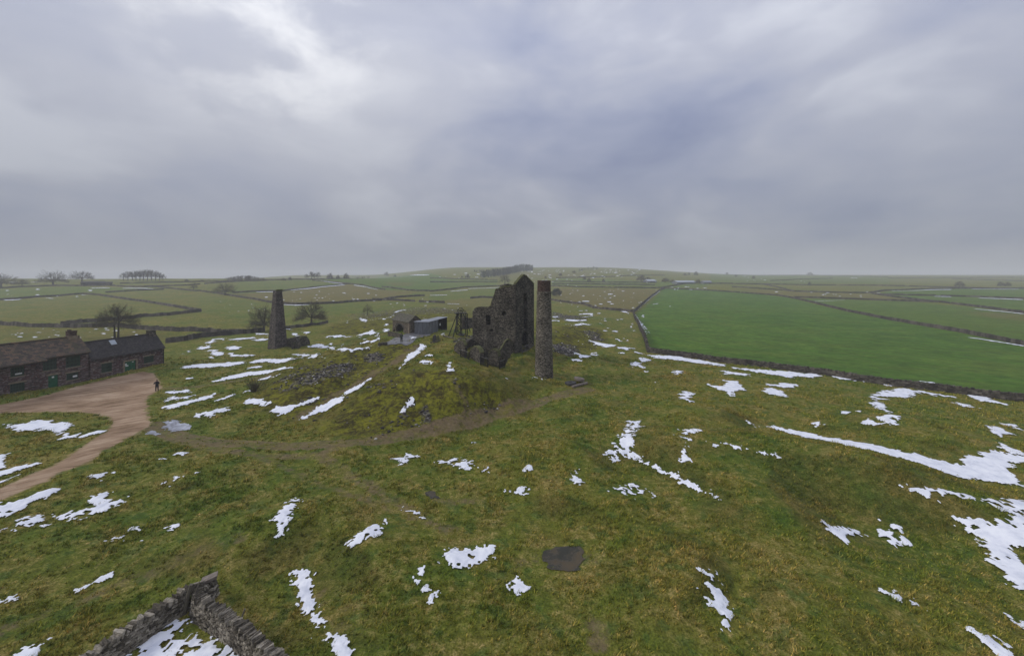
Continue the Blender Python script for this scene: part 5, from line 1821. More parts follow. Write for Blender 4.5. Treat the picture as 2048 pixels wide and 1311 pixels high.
p = hit(314, 781.5)
J, E = figure(1.75, {'l': ((.42, .02, 1.2), (.2, .3, 1.22)), 'r': ((-.29, .0, 1.15), (-.12, .28, 1.15))})
body('person', p, math.radians(205), J, E, M['cloth'], 'person dressed all in black standing at the edge of the gravel road, arms bent', head_extras(1.75, M['cloth']))
p = hit(803, 684)
J, E = figure(1.9, {'l': ((.3, -.02, 1.16), (.24, .14, .98)), 'r': ((-.31, .02, 1.17), (-.1, .26, 1.1))})
body('person', p, math.radians(165), J, E, M['cloth2'], 'person in dark greenish clothes standing in the yard before the stone hut', head_extras(1.9, M['cloth']))

# ------------------------------------------------------------------ bare winter trees
class Tubes:
    """fast tapered tubes for branches"""
    def __init__(self):
        self.v = []
        self.f = []

    def seg(self, pts, rad, n):
        o = len(self.v)
        for i, p in enumerate(pts):
            a = pts[max(i - 1, 0)]
            b = pts[min(i + 1, len(pts) - 1)]
            d = (b - a).normalized()
            x = d.orthogonal().normalized()
            y = d.cross(x)
            for k in range(n):
                an = 2 * math.pi * k / n
                self.v.append(tuple(p + (x * math.cos(an) + y * math.sin(an)) * rad[i]))
        for i in range(len(pts) - 1):
            for k in range(n):
                a, b = o + i * n + k, o + i * n + (k + 1) % n
                self.f.append((a, b, b + n, a + n))


def rvec(R):
    while True:
        v = Vector((R.uniform(-1, 1), R.uniform(-1, 1), R.uniform(-1, 1)))
        if .05 < v.length < 1:
            return v.normalized()


def grow_tree(seed, rx=5.0, h0=2.4, low=1.4, limbs=9, branches=70, twigs=9, fine=4, stems=1, twig=.018, trunk=.3, lead=.25):
    """bare tree 10 m tall: trunk and limbs in one mesh, branches and twigs in the other; the twigs fill a rounded crown"""
    R = random.Random(seed)
    tr, tw = Tubes(), Tubes()
    ctr_ = Vector((0, 0, h0))

    def shell(d, k):
        wob = 1 + .13 * math.sin(3.1 * math.atan2(d.y, d.x) + seed) + .09 * math.sin(7 * d.z + 2 * d.x + seed)
        return ctr_ + Vector((d.x * rx, d.y * rx, d.z * ((10 - h0) if d.z > 0 else low))) * k * wob

    def sphere(n, zmin):
        out = []
        for q in range(n):
            z_ = zmin + (1 - zmin) * (q + .5) / n
            a_ = q * 2.399963 + R.uniform(-.35, .35)
            r_ = math.sqrt(max(0, 1 - z_ * z_))
            out.append(Vector((r_ * math.cos(a_), r_ * math.sin(a_), z_)))
        return out

    def curve(a, b, bend, n, jit):
        m_ = a.lerp(b, .45) + bend
        pts = []
        for q in range(n + 1):
            s = q / n
            p_ = a * (1 - s) ** 2 + m_ * 2 * s * (1 - s) + b * s * s
            if 0 < q < n:
                p_ = p_ + rvec(R) * jit
            pts.append(p_)
        return pts

    def at(pts, s):
        s *= len(pts) - 1
        i_ = min(int(s), len(pts) - 2)
        return pts[i_].lerp(pts[i_ + 1], s - i_)

    roots = []
    for s in range(stems):
        a0 = 2 * math.pi * s / stems + .3
        off = Vector((math.cos(a0), math.sin(a0), 0)) * (.42 if stems > 1 else 0)
        r0 = trunk if stems == 1 else trunk * .75
        topp = off * 1.6 + Vector((R.uniform(-.15, .15), R.uniform(-.15, .15), h0 + (10 - h0) * lead))
        tk = [off + Vector((0, 0, -.4)), off + Vector((0, 0, .05)), off * 1.1 + Vector((0, 0, h0 * .5)), off * 1.2 + Vector((0, 0, h0)), topp]
        tr.seg(tk, [r0 * 1.5, r0 * 1.25, r0, r0 * .9, r0 * .5], 8)
        roots.append((off, tk))
    L = []
    for d in sphere(limbs, .02):
        off, tk = min(roots, key=lambda q: (q[0] - Vector((d.x, d.y, 0))).length + R.random() * .3)
        b0 = tk[3].lerp(tk[4], R.random() * .9) if lead > .05 else tk[3]
        e = shell(d, .58)
        pts = curve(b0, e, Vector((0, 0, (e - b0).length * .08)), 6, .13)
        r0 = trunk * R.uniform(.38, .5)
        tr.seg(pts, [r0 * (1 - .72 * q / 6) for q in range(7)], 6)
        L.append((d, pts, r0))
    for off, tk in roots:
        L.append((Vector((0, 0, 1)), [tk[3], tk[4]], trunk * .4))
    for d in sphere(branches, -.32):
        _, lp, r0 = max(L, key=lambda q: q[0].dot(d) + R.uniform(-.12, .12))
        s = R.uniform(.35, 1.0)
        a = at(lp, s)
        e = shell(d, R.uniform(.8, .95))
        pts = curve(a, e, Vector((0, 0, .25)), 5, .14)
        rb = max(r0 * .42 * (1.2 - s * .6), twig * 2)
        tw.seg(pts, [rb + (twig * 1.2 - rb) * q / 5 for q in range(6)], 4)
        for k in range(twigs):
            q0 = at(pts, .22 + .78 * (k + R.random()) / twigs)
            out = (q0 - ctr_)
            out = Vector((out.x / rx, out.y / rx, out.z / (10 - h0))).normalized()
            dd = (out * .9 + rvec(R) * .75).normalized()
            q1 = q0 + dd * R.uniform(.7, 1.3)
            q2 = q1 + (dd + rvec(R) * .5).normalized() * R.uniform(.3, .7)
            tw.seg([q0, q1, q2], [twig * 1.3, twig, twig * .7], 3)
            for m_ in range(fine):
                q3 = q0.lerp(q1, R.uniform(.2, 1)) if m_ % 2 else q1.lerp(q2, R.random())
                tw.seg([q3, q3 + (dd * .8 + rvec(R)).normalized() * R.uniform(.35, .8)], [twig * .8, twig * .55], 3)
    return tr, tw


def tree_proto(seed, **kw):
    tr, tw = grow_tree(seed, **kw)
    res = []
    for nm, t_, m_ in (('trunk', tr, M['bark']), ('crown', tw, M['twig'])):
        me = bpy.data.meshes.new(nm)
        me.from_pydata(t_.v, [], t_.f)
        me.materials.append(m_)
        me.update()
        res.append(me)
    zs = max(p[2] for p in tw.v)
    return res, zs


PROTO = {
    'fan': tree_proto(11, rx=4.7, h0=1.9, low=.9, limbs=14, branches=95, twig=.021, lead=.1),
    'spread': tree_proto(12, rx=6.2, h0=2.3, low=.8, limbs=12, branches=95, twig=.021, lead=.2),
    'forked': tree_proto(13, rx=5.0, h0=3.6, low=2.0, limbs=12, branches=85, twig=.02, stems=2, lead=.35),
    'small': tree_proto(14, rx=4.6, h0=3.0, low=1.0, limbs=8, branches=50, twigs=7, twig=.02, lead=.3),
    'oak': tree_proto(15, rx=8.6, h0=2.2, low=1.1, limbs=11, branches=80, twigs=8, fine=3, twig=.03, trunk=.5, lead=.1),
    'oakb': tree_proto(16, rx=8.0, h0=2.6, low=1.2, limbs=11, branches=75, twigs=8, fine=3, twig=.03, trunk=.48, lead=.15),
    'tall': tree_proto(17, rx=3.0, h0=3.8, low=2.4, limbs=7, branches=34, twigs=7, fine=3, twig=.03, lead=.6),
    'tallb': tree_proto(18, rx=3.5, h0=3.4, low=2.2, limbs=7, branches=34, twigs=7, fine=3, twig=.03, lead=.5),
    'dense': tree_proto(19, rx=4.8, h0=1.6, low=.8, limbs=9, branches=60, twigs=8, fine=3, twig=.045, lead=.3),
}


def tree(px, py, hpx, kind, label, group=None, wide=1.0, turn=0.0, cat='tree'):
    p = hit(px, py)
    z = gz(*p)
    (mt_, mc_), top_ = PROTO[kind]
    hm = hpx * p[1] / F
    root = thing('bare_tree', label, cat, (p[0], p[1], z), group)
    s = hm / top_
    root.scale = (s * wide, s * wide, s)
    root.rotation_euler = (0, 0, turn)
    for nm, me in (('trunk', mt_), ('crown', mc_)):
        o = bpy.data.objects.new(nm, me)
        COL.objects.link(o)
        o.parent = root
    return root


TREES = [
    (528, 663, 60, 'fan', 'fan shaped bare tree immediately left of the square chimney', 1.0, .4),
    (623, 650, 53, 'spread', 'wide domed bare tree right of the square chimney', 1.12, 1.0),
    (233, 675, 72, 'forked', 'bare tree with forked twin trunks behind the slate roofed outbuilding', 1.0, .0),
    (735, 630, 25, 'small', 'small slender bare tree alone in the pasture left of the hut', 1.0, .3),
    (450, 590, 28, 'oak', 'stout lone bare oak beside the field wall left of the square chimney', .98, .3),
    (387, 581, 19, 'small', 'small bare tree by the wall below the skyline clump', 1.0, 2.0),
    (106, 570, 32, 'oak', 'biggest broad bare tree on the left skyline', 1.0, 2.2),
    (164, 563, 23, 'oakb', 'broad bare tree directly behind the dark field barn', 1.15, .5),
    (2, 575, 30, 'oakb', 'broad bare tree cut by the left edge of the view', 1.0, 1.5),
    (44, 572, 16, 'oakb', 'low bare tree in the gap between the two broad skyline trees at far left', 1.0, 3.0),
    (1010, 571, 24, 'tallb', 'bare tree clump with several stems just left of the engine house gable', 1.35, .7),
    (935, 557, 11, 'dense', 'round dark bare tree in the far field left of the engine house', 1.0, .1),
    (924, 556, 6, 'dense', 'tiny dark tree left of the round one in the far field', .8, 1.1),
    (1091, 557, 6, 'dense', 'tiny bush like tree above the brick top of the round stack', 1.0, 2.0),
    (1121, 552, 7, 'dense', 'small dark tree on the snow flecked hill right of the round stack', 1.2, .6),
    (1148, 546, 6, 'dense', 'dark thorn tree high on the snow flecked hill', 1.5, .6),
    (1169, 560, 10, 'dense', 'dark tree on the hill right of the round stack, left of a close pair', .8, .2),
    (1178, 564, 10, 'dense', 'dark tree on the hill right of the round stack, right of a close pair', .9, 1.4),
    (1207, 564, 8, 'dense', 'single dark tree in the far field between the stack and the farm', .9, 1.2),
    (1283, 562, 14, 'dense', 'dark bushy tree at the left end of the far farm', 1.5, .2),
    (1296, 563, 11, 'dense', 'lower bushy tree in front of the far farm', 1.4, 2.2),
    (1331, 564, 10, 'dense', 'dark bush in the middle of the far farm', 1.8, 1.7),
    (1345, 565, 7, 'dense', 'low bush left of the long pale farm shed', 1.8, .4),
    (1396, 568, 12, 'dense', 'round tree between the two pale farm sheds', 1.0, .3),
    (1392, 551, 10, 'dense', 'round tree on the hillside above the far farm', 1.0, .9),
    (1378, 550, 7, 'dense', 'smaller tree beside the round one above the far farm', .8, 1.9),
    (1454, 546, 5, 'dense', 'faint tree in fog near the skyline right of the farm', 1.2, 1.0),
    (1472, 554, 6, 'dense', 'faint dark tree in the pasture right of the farm', 1.0, .2),
    (1507, 558, 8, 'dense', 'dark tree in the pasture right of the farm, nearest to the straw strip', .9, .8),
    (1620, 548, 7, 'dense', 'wide foggy tree on the skyline over the bright green field', 1.7, .1),
    (1619, 569, 7, 'dense', 'small tree on the thin wall over the bright green field', .9, 1.3),
    (1370, 551, 6, 'dense', 'low thorn in the fog above the far farm', 1.4, .5),
    (1919, 574, 14, 'dense', 'bushy bare tree on the far right wall, the larger one', 1.2, .4),
    (2002, 573, 12, 'dense', 'bushy bare tree near the right edge of the far pasture', 1.1, 1.0),
    (2016, 573, 11, 'dense', 'bare tree touching the bushy one near the right edge', 1.0, 2.0),
    (660, 558, 14, 'dense', 'rounded bare tree right of the row of four on the skyline', .95, 1.0),
    (676, 558, 10, 'dense', 'smallest of three bare trees on the skyline right of the row of four', .9, .3),
    (692, 558, 14, 'dense', 'rightmost of three rounded bare trees on the skyline', .9, 2.0),
    (773, 552, 10, 'dense', 'grey bare tree in fog on the green hill behind the hut', 1.1, .2),
    (790, 554, 6, 'dense', 'small dark bush on the green hill behind the hut', 1.1, .9),
    (567, 561, 6, 'dense', 'flat dark bush on the skyline behind the square chimney', 1.7, .4),
    (580, 561, 9, 'dense', 'pointed dark tree on the skyline behind the square chimney', .9, 1.4),
    (373, 563, 6, 'dense', 'dark bush on the skyline right of the tree clump', 1.5, .2),
    (404, 564, 5, 'dense', 'low dark bush on the skyline at the foot of the distant wood', 1.6, 1.2),
    (786, 577, 3.4, 'dense', 'tiny bush by the wall under the straw patch on the green hill', 1.3, .2),
]
for (px, py, hh, kd, lab, wd, tn) in TREES:
    tree(px, py, hh, kd, lab, None, wd, tn)
for i, (px, hh) in enumerate(((613, 12), (623, 17), (629, 14), (636, 16))):
    tree(px, 558.5, hh, 'tall' if i % 2 else 'tallb', ['shortest of the row of four tall bare trees on the skyline', 'tallest of the row of four tall bare trees on the skyline', 'slim bare tree third in the row of four on the skyline', 'bare tree at the right end of the row of four on the skyline'][i], 'row of four skyline trees', 1.0, i * 1.3)
for i, (px, hh) in enumerate(((247, 17), (256, 20), (265, 21), (272, 21), (280, 22), (287, 23), (295, 24), (303, 23), (311, 21), (319, 18), (326, 14))):
    tree(px, 561, hh, 'tall' if i % 2 else 'tallb', 'tall slim bare tree within the rounded clump on the left skyline', 'clump of bare trees on the left skyline', 1.15, i * .9)


def leafy(a_, c, rx, ry, rz_, n, size, R):
    for _ in range(n):
        v = rvec(R)
        k = R.random() ** .4
        p = Vector((c[0] + v.x * rx * k, c[1] + v.y * ry * k, c[2] + v.z * rz_ * k))
        d1, d2 = rvec(R) * size * R.uniform(.6, 1.3), rvec(R) * size * R.uniform(.6, 1.3)
        a_.add([p, p + d1, p + d1 * .6 + d2, p + d2], [(0, 1, 2, 3)])


# dark evergreen bush by the moor wall
R = random.Random(5)
p = hit(1113, 592)
z = gz(*p)
hm = 17 * p[1] / F
root = thing('evergreen_bush', 'dark evergreen thorn bush on the moor just right of the round stack', 'bush', (p[0], p[1], z))
c = Acc()
c.tube([(p[0], p[1], z - .3), (p[0] + .1, p[1], z + hm * .5)], [.2, .12], 6)
part('trunk', c, M['bark'], root)
c = Acc()
for (dx, dz, r) in ((0, .55, .42), (-.35, .4, .3), (.38, .5, .3), (.15, .75, .28), (-.12, .7, .3), (.3, .3, .25), (-.25, .22, .25)):
    leafy(c, (p[0] + dx * hm, p[1], z + dz * hm), r * hm, r * hm, r * hm * .8, 260, hm * .06, R)
part('crown', c, M['ever'], root)

# leafless shrub at the toe of the left spoil ridge
p = hit(508, 783)
z = gz(*p)
root = thing('bare_shrub', 'brown leafless shrub at the toe of the left spoil ridge', 'shrub', (p[0], p[1], z))
tb, tt = Tubes(), Tubes()
for i in range(46):
    d = Vector((R.uniform(-.7, .7), R.uniform(-.7, .7), 1)).normalized()
    q = Vector((p[0] + R.uniform(-.25, .25), p[1] + R.uniform(-.25, .25), z - .1))
    L = R.uniform(1.3, 2.4)
    pts = [q]
    for k in range(3):
        d = (d + rvec(R) * .25).normalized()
        pts.append(pts[-1] + d * L / 3)
    tb.seg(pts, [.035, .026, .018, .01], 4)
    for k in range(7):
        q2 = pts[1].lerp(pts[3], R.random())
        tt.seg([q2, q2 + (d + rvec(R) * .8).normalized() * R.uniform(.3, .6)], [.013, .009], 3)
for nm, t_ in (('stems', tb), ('twigs', tt)):
    o = link_mesh(nm, [(v[0] - p[0], v[1] - p[1], v[2] - z) for v in t_.v], t_.f, M['twig'])
    o.parent = root

# far plantation and foggy woods: one mass each
def wood(name, px_line, hpx, n, label, depth, mat_, seed, cone=.5):
    R_ = random.Random(seed)
    a_ = Acc()
    P_ = hits(px_line)
    for _ in range(n):
        s = R_.random() * (len(P_) - 1)
        i = min(int(s), len(P_) - 2)
        q = P_[i] + (P_[i + 1] - P_[i]) * (s - i)
        hp_ = hpx[i] + (hpx[i + 1] - hpx[i]) * (s - i)
        q = q * (1 + R_.random() * depth / np.hypot(*q))
        z_ = gz(*q)
        h_ = hp_ * q[1] / F * R_.uniform(.8, 1.05)
        w_ = h_ * R_.uniform(.22, .36)
        a_.tube([(q[0], q[1], z_ - .5), (q[0], q[1], z_ + h_ * .5)], [h_ * .03, h_ * .015], 4)
        for k in range(46):
            f_ = .08 + .92 * R_.random() ** .9
            wr = w_ * ((1 - f_) ** cone * 1.0)
            an = R_.random() * 6.283
            rr = wr * math.sqrt(R_.random())
            c_ = Vector((q[0] + rr * math.cos(an), q[1] + rr * math.sin(an), z_ + h_ * f_))
            d1, d2 = rvec(R_) * h_ * .085, rvec(R_) * h_ * .085
            a_.add([c_, c_ + d1, c_ + d1 * .5 + d2, c_ + d2], [(0, 1, 2, 3)])
    o = link_mesh(name, a_.v, a_.f, mat_)
    tag(o, label, None, None, 'stuff')
    return o


wood('plantation', [(962, 556), (985, 554), (1005, 551), (1025, 547), (1045, 543), (1066, 541)], [13, 14, 14, 14, 14, 11], 210, 'dark conifer plantation in the fog behind the engine house', 45, M['ever'], 3)
wood('distant_wood', [(452, 562), (475, 562), (500, 562), (530, 562)], [5, 10, 10, 5], 130, 'foggy grey wood beyond the left skyline', 40, M['twig'], 4, .35)
wood('distant_copse', [(946, 545), (970, 544)], [5, 5], 26, 'faint copse in the fog above the dark plantation', 40, M['ever'], 5, .4)
wood('foggy_trees', [(1157, 543), (1175, 540), (1195, 539)], [5, 6, 5], 34, 'faint trees on the foggy hill crest right of the stack', 40, M['ever'], 6, .4)
wood('skyline_scrub', [(700, 560), (740, 557)], [4, 5], 30, 'dim scrub on the skyline left of the foggy green hill', 60, M['twig'], 7, .4)
wood('hilltop_scrub', [(400, 562), (430, 562), (452, 562)], [3, 3, 3], 26, 'dim scrub on the skyline left of the distant wood', 50, M['twig'], 8, .4)


# ------------------------------------------------------------------ water and ice lying on the ground
def sheet(name, px_poly, lift, m, n=26):
    a_ = Acc()
    poly = hits(px_poly)
    a_2 = Acc()
    lo, hi = poly.min(0), poly.max(0)
    ctr_ = poly.mean(0)
    zl = gz(*ctr_)
    xs, ys = np.linspace(lo[0], hi[0], n * 3), np.linspace(lo[1], hi[1], n * 2)
    X, Y = np.meshgrid(xs, ys)
    sz = max(.3, (hi - lo).min() * (.26 if name == 'puddle' else .12))
    sdv = poly_sd(X.ravel(), Y.ravel(), poly) + sz * 2 * vnoise(X.ravel() / (sz * 2.2), Y.ravel() / (sz * 2.2), 5) + sz * vnoise(X.ravel() / sz * 1.4, Y.ravel() / sz * 1.4, 6)
    sdv = sdv.reshape(X.shape)
    Z = ground_h(X, Y) + lift
    idx = {}
    for i in range(len(ys) - 1):
        for j in range(len(xs) - 1):
            if min(sdv[i, j], sdv[i + 1, j + 1]) > 0:
                q = []
                for (ii, jj) in ((i, j), (i, j + 1), (i + 1, j + 1), (i + 1, j)):
                    if (ii, jj) not in idx:
                        idx[(ii, jj)] = len(a_2.v)
                        a_2.v.append((X[ii, jj], Y[ii, jj], Z[ii, jj]))
                    q.append(idx[(ii, jj)])
                a_2.f.append(tuple(q))
    o = link_mesh(name, a_2.v, a_2.f, m, None, True)
    o['kind'] = 'structure'
    return o


ICE = [(322, 843), (350, 840), (386, 850), (380, 860), (340, 864)]
ICE2 = [(298, 862), (315, 862), (326, 868), (310, 872), (298, 868)]
PUD = [(1085, 1122), (1105, 1104), (1128, 1093), (1158, 1097), (1176, 1115), (1168, 1133), (1140, 1143), (1110, 1135)]
PUD2 = [(850, 984), (862, 982), (884, 994), (880, 999), (862, 996)]
PUD3 = [(1187, 1248), (1205, 1246), (1220, 1262), (1212, 1290), (1190, 1285), (1182, 1265)]
sheet('ice_sheet', ICE, .05, M['ice'])
sheet('ice_sheet', ICE2, .05, M['ice'])
for q_ in (PUD, PUD2):
    sheet('puddle', q_, .045, M['puddle'])


# ------------------------------------------------------------------ snow
SP = []      # (world outline, roughness, metres)


def blob(pts, rough=1.0):
    SP.append((hits(pts), rough))


def strip(pts, rough=1.0):
    """ragged streak: photo points with half widths"""
    P_ = np.array(pts, float)
    q = P_[:, :2]
    t_ = np.gradient(q, axis=0)
    t_ /= np.hypot(t_[:, 0], t_[:, 1])[:, None] + 1e-9
    n_ = np.stack([-t_[:, 1], t_[:, 0]], 1)
    a_, b_ = q + n_ * P_[:, 2:], q - n_ * P_[:, 2:]
    SP.append((hits(np.concatenate([a_, b_[::-1]])), rough))


def dab(x, y, rx, ry, rough=1.0):
    SP.append((hits([(x + rx * math.cos(k * math.pi / 4), y + ry * math.sin(k * math.pi / 4)) for k in range(8)]), rough))


# foreground
strip([(600, 1140, 17), (603, 1165, 20), (612, 1200, 20), (630, 1238, 13), (645, 1250, 8), (665, 1275, 17), (690, 1305, 23), (720, 1335, 28)])
strip([(594, 998, 5), (577, 1018, 10), (560, 1045, 14), (557, 1074, 7)])
strip([(776, 1043, 5), (745, 1063, 13), (715, 1080, 11), (698, 1093, 4)])
strip([(783, 1014, 2), (805, 1021, 4), (828, 1029, 2.5), (856, 1041, 1)], 1.6)
blob([(878, 1118), (905, 1098), (945, 1097), (988, 1093), (984, 1115), (960, 1130), (935, 1138), (905, 1135)], 1.3)
blob([(1012, 1174), (1033, 1152), (1048, 1163), (1062, 1172), (1052, 1183), (1030, 1187)], 1.3)
strip([(852, 1132, 5), (846, 1143, 6), (838, 1158, 4)], 2.0)
strip([(852, 1178, 4), (862, 1195, 6), (872, 1212, 4)], 2.0)
strip([(1408, 1122, 6), (1420, 1150, 10), (1430, 1180, 14), (1443, 1210, 17), (1452, 1245, 12), (1453, 1280, 4)], 2.2)
strip([(1760, 1180, 1.5), (1795, 1195, 4), (1828, 1211, 1.5)], 1.3)
blob([(1912, 1036), (1935, 1031), (1960, 1034), (2000, 1042), (2048, 1030), (2140, 1030), (2140, 1080), (2048, 1088), (2025, 1100), (2048, 1125), (2140, 1160), (2140, 1220), (2048, 1180), (2005, 1140), (1960, 1088)], 1.1)
strip([(1980, 1115, 4), (2010, 1142, 8), (2048, 1172, 10)], 1.8)
strip([(1798, 974, 2), (1830, 979, 7), (1860, 984, 10), (1910, 988, 6), (1960, 1000, 6), (2000, 1010, 9), (2040, 1018, 16), (2110, 1025, 24)], 1.3)
blob([(1925, 924), (1948, 902), (1990, 905), (2048, 910), (2120, 915), (2120, 935), (2048, 927), (2012, 940), (2030, 958), (2060, 975), (2040, 973), (1990, 962), (1930, 942)], 1.0)
strip([(1497, 846, 1.5), (1560, 858, 3), (1620, 872, 4.5), (1700, 888, 5), (1780, 905, 7), (1850, 922, 9), (1930, 944, 14), (1990, 957, 9)], .7)
strip([(1940, 1262, 2), (1975, 1280, 5), (2000, 1303, 11), (2020, 1330, 14)], 1.5)
strip([(1996, 1220, 2), (2020, 1235, 5), (2060, 1250, 9)], 2.0)
blob([(1653, 1066), (1672, 1056), (1690, 1054), (1732, 1070), (1712, 1073), (1700, 1087), (1680, 1084), (1668, 1074)], 2.0)
blob([(1766, 1058), (1790, 1054), (1806, 1078), (1792, 1092), (1776, 1076)], 2.4)
strip([(1285, 840, 3), (1262, 855, 10), (1254, 875, 10), (1244, 897, 10)], 1.3)
blob([(1208, 912), (1240, 900), (1255, 898), (1285, 915), (1270, 918), (1242, 913), (1228, 925)], 1.0)
strip([(1268, 912, 5), (1310, 935, 4), (1350, 953, 6), (1385, 974, 6), (1410, 985, 4), (1440, 998, 1)], .8)
strip([(1348, 872, 1.5), (1390, 885, 3), (1432, 893, 1.5)], 1.5)
strip([(1430, 883, 3), (1470, 894, 4), (1510, 903, 2.5), (1558, 915, 1)], .8)
strip([(1366, 897, 5), (1370, 908, 7), (1373, 922, 4)], 1.6)
blob([(1213, 982), (1230, 972), (1255, 966), (1280, 972), (1300, 986), (1270, 991), (1250, 985), (1235, 993)], 2.2)
strip([(1158, 936, 4), (1150, 950, 7), (1156, 970, 5)], 1.6)
blob([(783, 918), (815, 909), (847, 912), (825, 922), (800, 930)], 1.5)
blob([(880, 924), (910, 917), (947, 933), (925, 938), (905, 930)], 1.8)
for q_ in ((1061, 937, 9, 5), (1043, 982, 8, 5), (984, 940, 9, 4), (1012, 982, 8, 3), (1030, 985, 5, 3), (948, 888, 6, 2), (1384, 862, 10, 4), (1636, 847, 14, 4), (1742, 846, 12, 4), (1500, 849, 9, 2)):
    dab(*q_, 2.0)
# right, below the long wall
blob([(1420, 770), (1448, 774), (1460, 762), (1477, 760), (1493, 783), (1465, 785), (1462, 791), (1440, 780)], 1.2)
blob([(1538, 771), (1570, 767), (1597, 772), (1580, 779)], 1.2)
blob([(1522, 781), (1545, 777), (1569, 791), (1545, 790)], 1.2)
blob([(1354, 787), (1375, 782), (1386, 791), (1378, 804), (1364, 798)], 1.4)
strip([(1297, 711, 1.5), (1320, 714, 4), (1340, 716, 4), (1400, 724, 3.5), (1452, 732, 2)], .9)
strip([(1463, 736, 1.5), (1500, 741, 3), (1540, 745, 4), (1580, 749, 6), (1638, 751, 2.5)], 1.0)
strip([(1437, 743, 1.5), (1465, 747, 3.5), (1494, 750, 2)], .9)
strip([(1668, 754, 1.5), (1730, 763, 2), (1795, 773, 2)], .9)
blob([(1738, 790), (1780, 780), (1810, 779), (1832, 783), (1835, 790), (1800, 795), (1765, 794)], 1.0)
blob([(1737, 801), (1752, 796), (1766, 799), (1768, 812), (1790, 828), (1793, 849), (1768, 842), (1755, 835), (1775, 828), (1757, 815)], 1.2)
strip([(1835, 783, 2), (1870, 789, 1.5), (1918, 797, 1)], .8)
blob([(1930, 788), (1965, 789), (1980, 793), (2003, 808), (1960, 806), (1942, 798)], 1.0)
strip([(1913, 807, 2), (1940, 812, 2.5)], 1.2)
blob([(1973, 863), (1993, 855), (2020, 869), (1998, 874)], 1.4)
strip([(2008, 848, 2.5), (2050, 859, 3.5)], 1.4)
strip([(2000, 892, 2.5), (2036, 903, 2.5)], 1.8)
strip([(1838, 762, 1), (1865, 766, 1)], 1.0)
for q_ in ((1358, 745, 10, 3.5), (1288, 719, 9, 2.5), (1273, 730, 9, 5), (1296, 744, 5, 1.8), (1310, 765, 6, 1.6), (1690, 826, 12, 2), (1720, 823, 8, 2)):
    dab(*q_, 1.3)
# mound and paths
strip([(832, 790, 4), (824, 803, 6), (812, 817, 7), (803, 830, 3)], 1.1)
strip([(598, 839, 2), (618, 830, 5), (645, 818, 7), (680, 798, 5), (688, 790, 3)], .7)
strip([(690, 789, 2.5), (715, 775, 4), (740, 758, 1.2)], .6)
strip([(798, 739, 1.2), (812, 723, 2.5), (822, 713, 6), (828, 706, 4)], .6)
strip([(822, 716, 2), (834, 705, 4), (846, 688, 6)], .6)
blob([(536, 826), (560, 814), (585, 811), (610, 803), (632, 797), (618, 811), (592, 819), (575, 826), (548, 829)], 1.2)
blob([(486, 802), (500, 796), (525, 797), (547, 804), (530, 810), (508, 812)], 1.3)
for q_ in ((852, 725, 11, 3.5), (900, 727.5, 4.5, 2.5), (897.5, 733, 5, 3), (901, 740, 4, 2.8), (834, 711, 3.5, 2.5), (858, 711, 5, 1.6), (800, 737, 2, 2), (1088, 759, 6, 2), (1069, 755.5, 5, 1), (1015, 757, 3, 1)):
    dab(*q_, .8)
# between the road and the square chimney
strip([(366, 735, 1), (385, 733, 2.5), (420, 731, 4), (455, 729, 4), (490, 726, 2.5)], .8)
strip([(496, 727, 1.5), (520, 723, 3.5), (545, 722, 3), (585, 720, 3.5), (602, 717, 1)], .8)
strip([(424, 764, 1), (455, 757, 3.5), (500, 748, 4.5), (540, 742, 3.5), (588, 737, .8)], .7)
strip([(519, 760, 1), (540, 755, 2), (558, 750, 1.2)], .7)
strip([(497, 737, 1), (510, 735, 2), (520, 734, 1)], .8)
blob([(393, 699), (412, 691), (425, 680), (431, 684), (421, 696), (405, 699)], .8)
strip([(426, 678.5, 1), (448, 679, 1.6)], 1.0)
strip([(461, 680, .8), (485, 678, 1.6), (508, 676, 1.2)], .8)
blob([(502, 680), (520, 677), (536, 678), (534, 681), (516, 683)], .8)
strip([(455, 709, 1.2), (470, 711, 2), (485, 712, 2.5), (508, 710.5, 1)], .8)
strip([(513, 668, 1.5), (536, 670, 1.5)], .8)
strip([(329, 787, 2), (350, 785, 3), (379, 784, 1.5)], .8)
strip([(327, 804, 2), (345, 797, 3.5), (370, 796, 3), (394, 792, 1.5)], 1.0)
strip([(329, 817, 4), (355, 811, 4.5), (385, 803, 4), (410, 797, 3), (433, 787, 1.5)], .7)
strip([(391, 834, 3.5), (420, 828, 6), (440, 822, 5), (454, 818, 3)], .9)
strip([(426, 804, .8), (450, 797, 1.6), (466, 790, .8)], .7)
blob([(485, 786), (497, 779), (508, 778), (506, 784)], .8)
for q_ in ((468, 697, 16, 4), (431, 708, 14, 4), (424, 716, 6, 2.5), (424, 702, 8, 1.5), (378, 757, 7, 2), (364, 768, 3, 1), (377, 704, 4, 2), (364, 709, 6, 1.2), (772, 649.5, 4.5, 2.2), (772, 661, 5, 2.6), (752, 671.5, 2, 1.2), (757, 668, 1.5, 1), (757, 677, 3, 1), (663, 689, 3, 1)):
    dab(*q_, .7)
strip([(617, 694, 1), (632, 692, 2.5), (648, 693, 3.5), (662, 696, 2), (690, 698, 1.5)], .8)
strip([(668, 698, 1), (685, 701, 3.5), (705, 701, 2.5), (722, 698, 1.5), (735, 696, .8)], .8)
strip([(645, 674, 1), (665, 673, 2), (688, 671.5, 3.2)], .7)
strip([(690, 674.5, .8), (702, 673.5, .8)], .7)
strip([(714, 671, .6), (732, 667.5, 2), (748, 663, 4.5)], .7)
strip([(725, 687, 1), (742, 683.5, 2), (758, 679, 1.2)], .7)
strip([(679, 695, .8), (686, 690, 1.2)], .8)
strip([(721, 674, .8), (733, 679, 1.2)], .8)
strip([(580, 711, .8), (605, 710.5, 1.6), (625, 711.5, 2), (642, 713, .8)], .8)
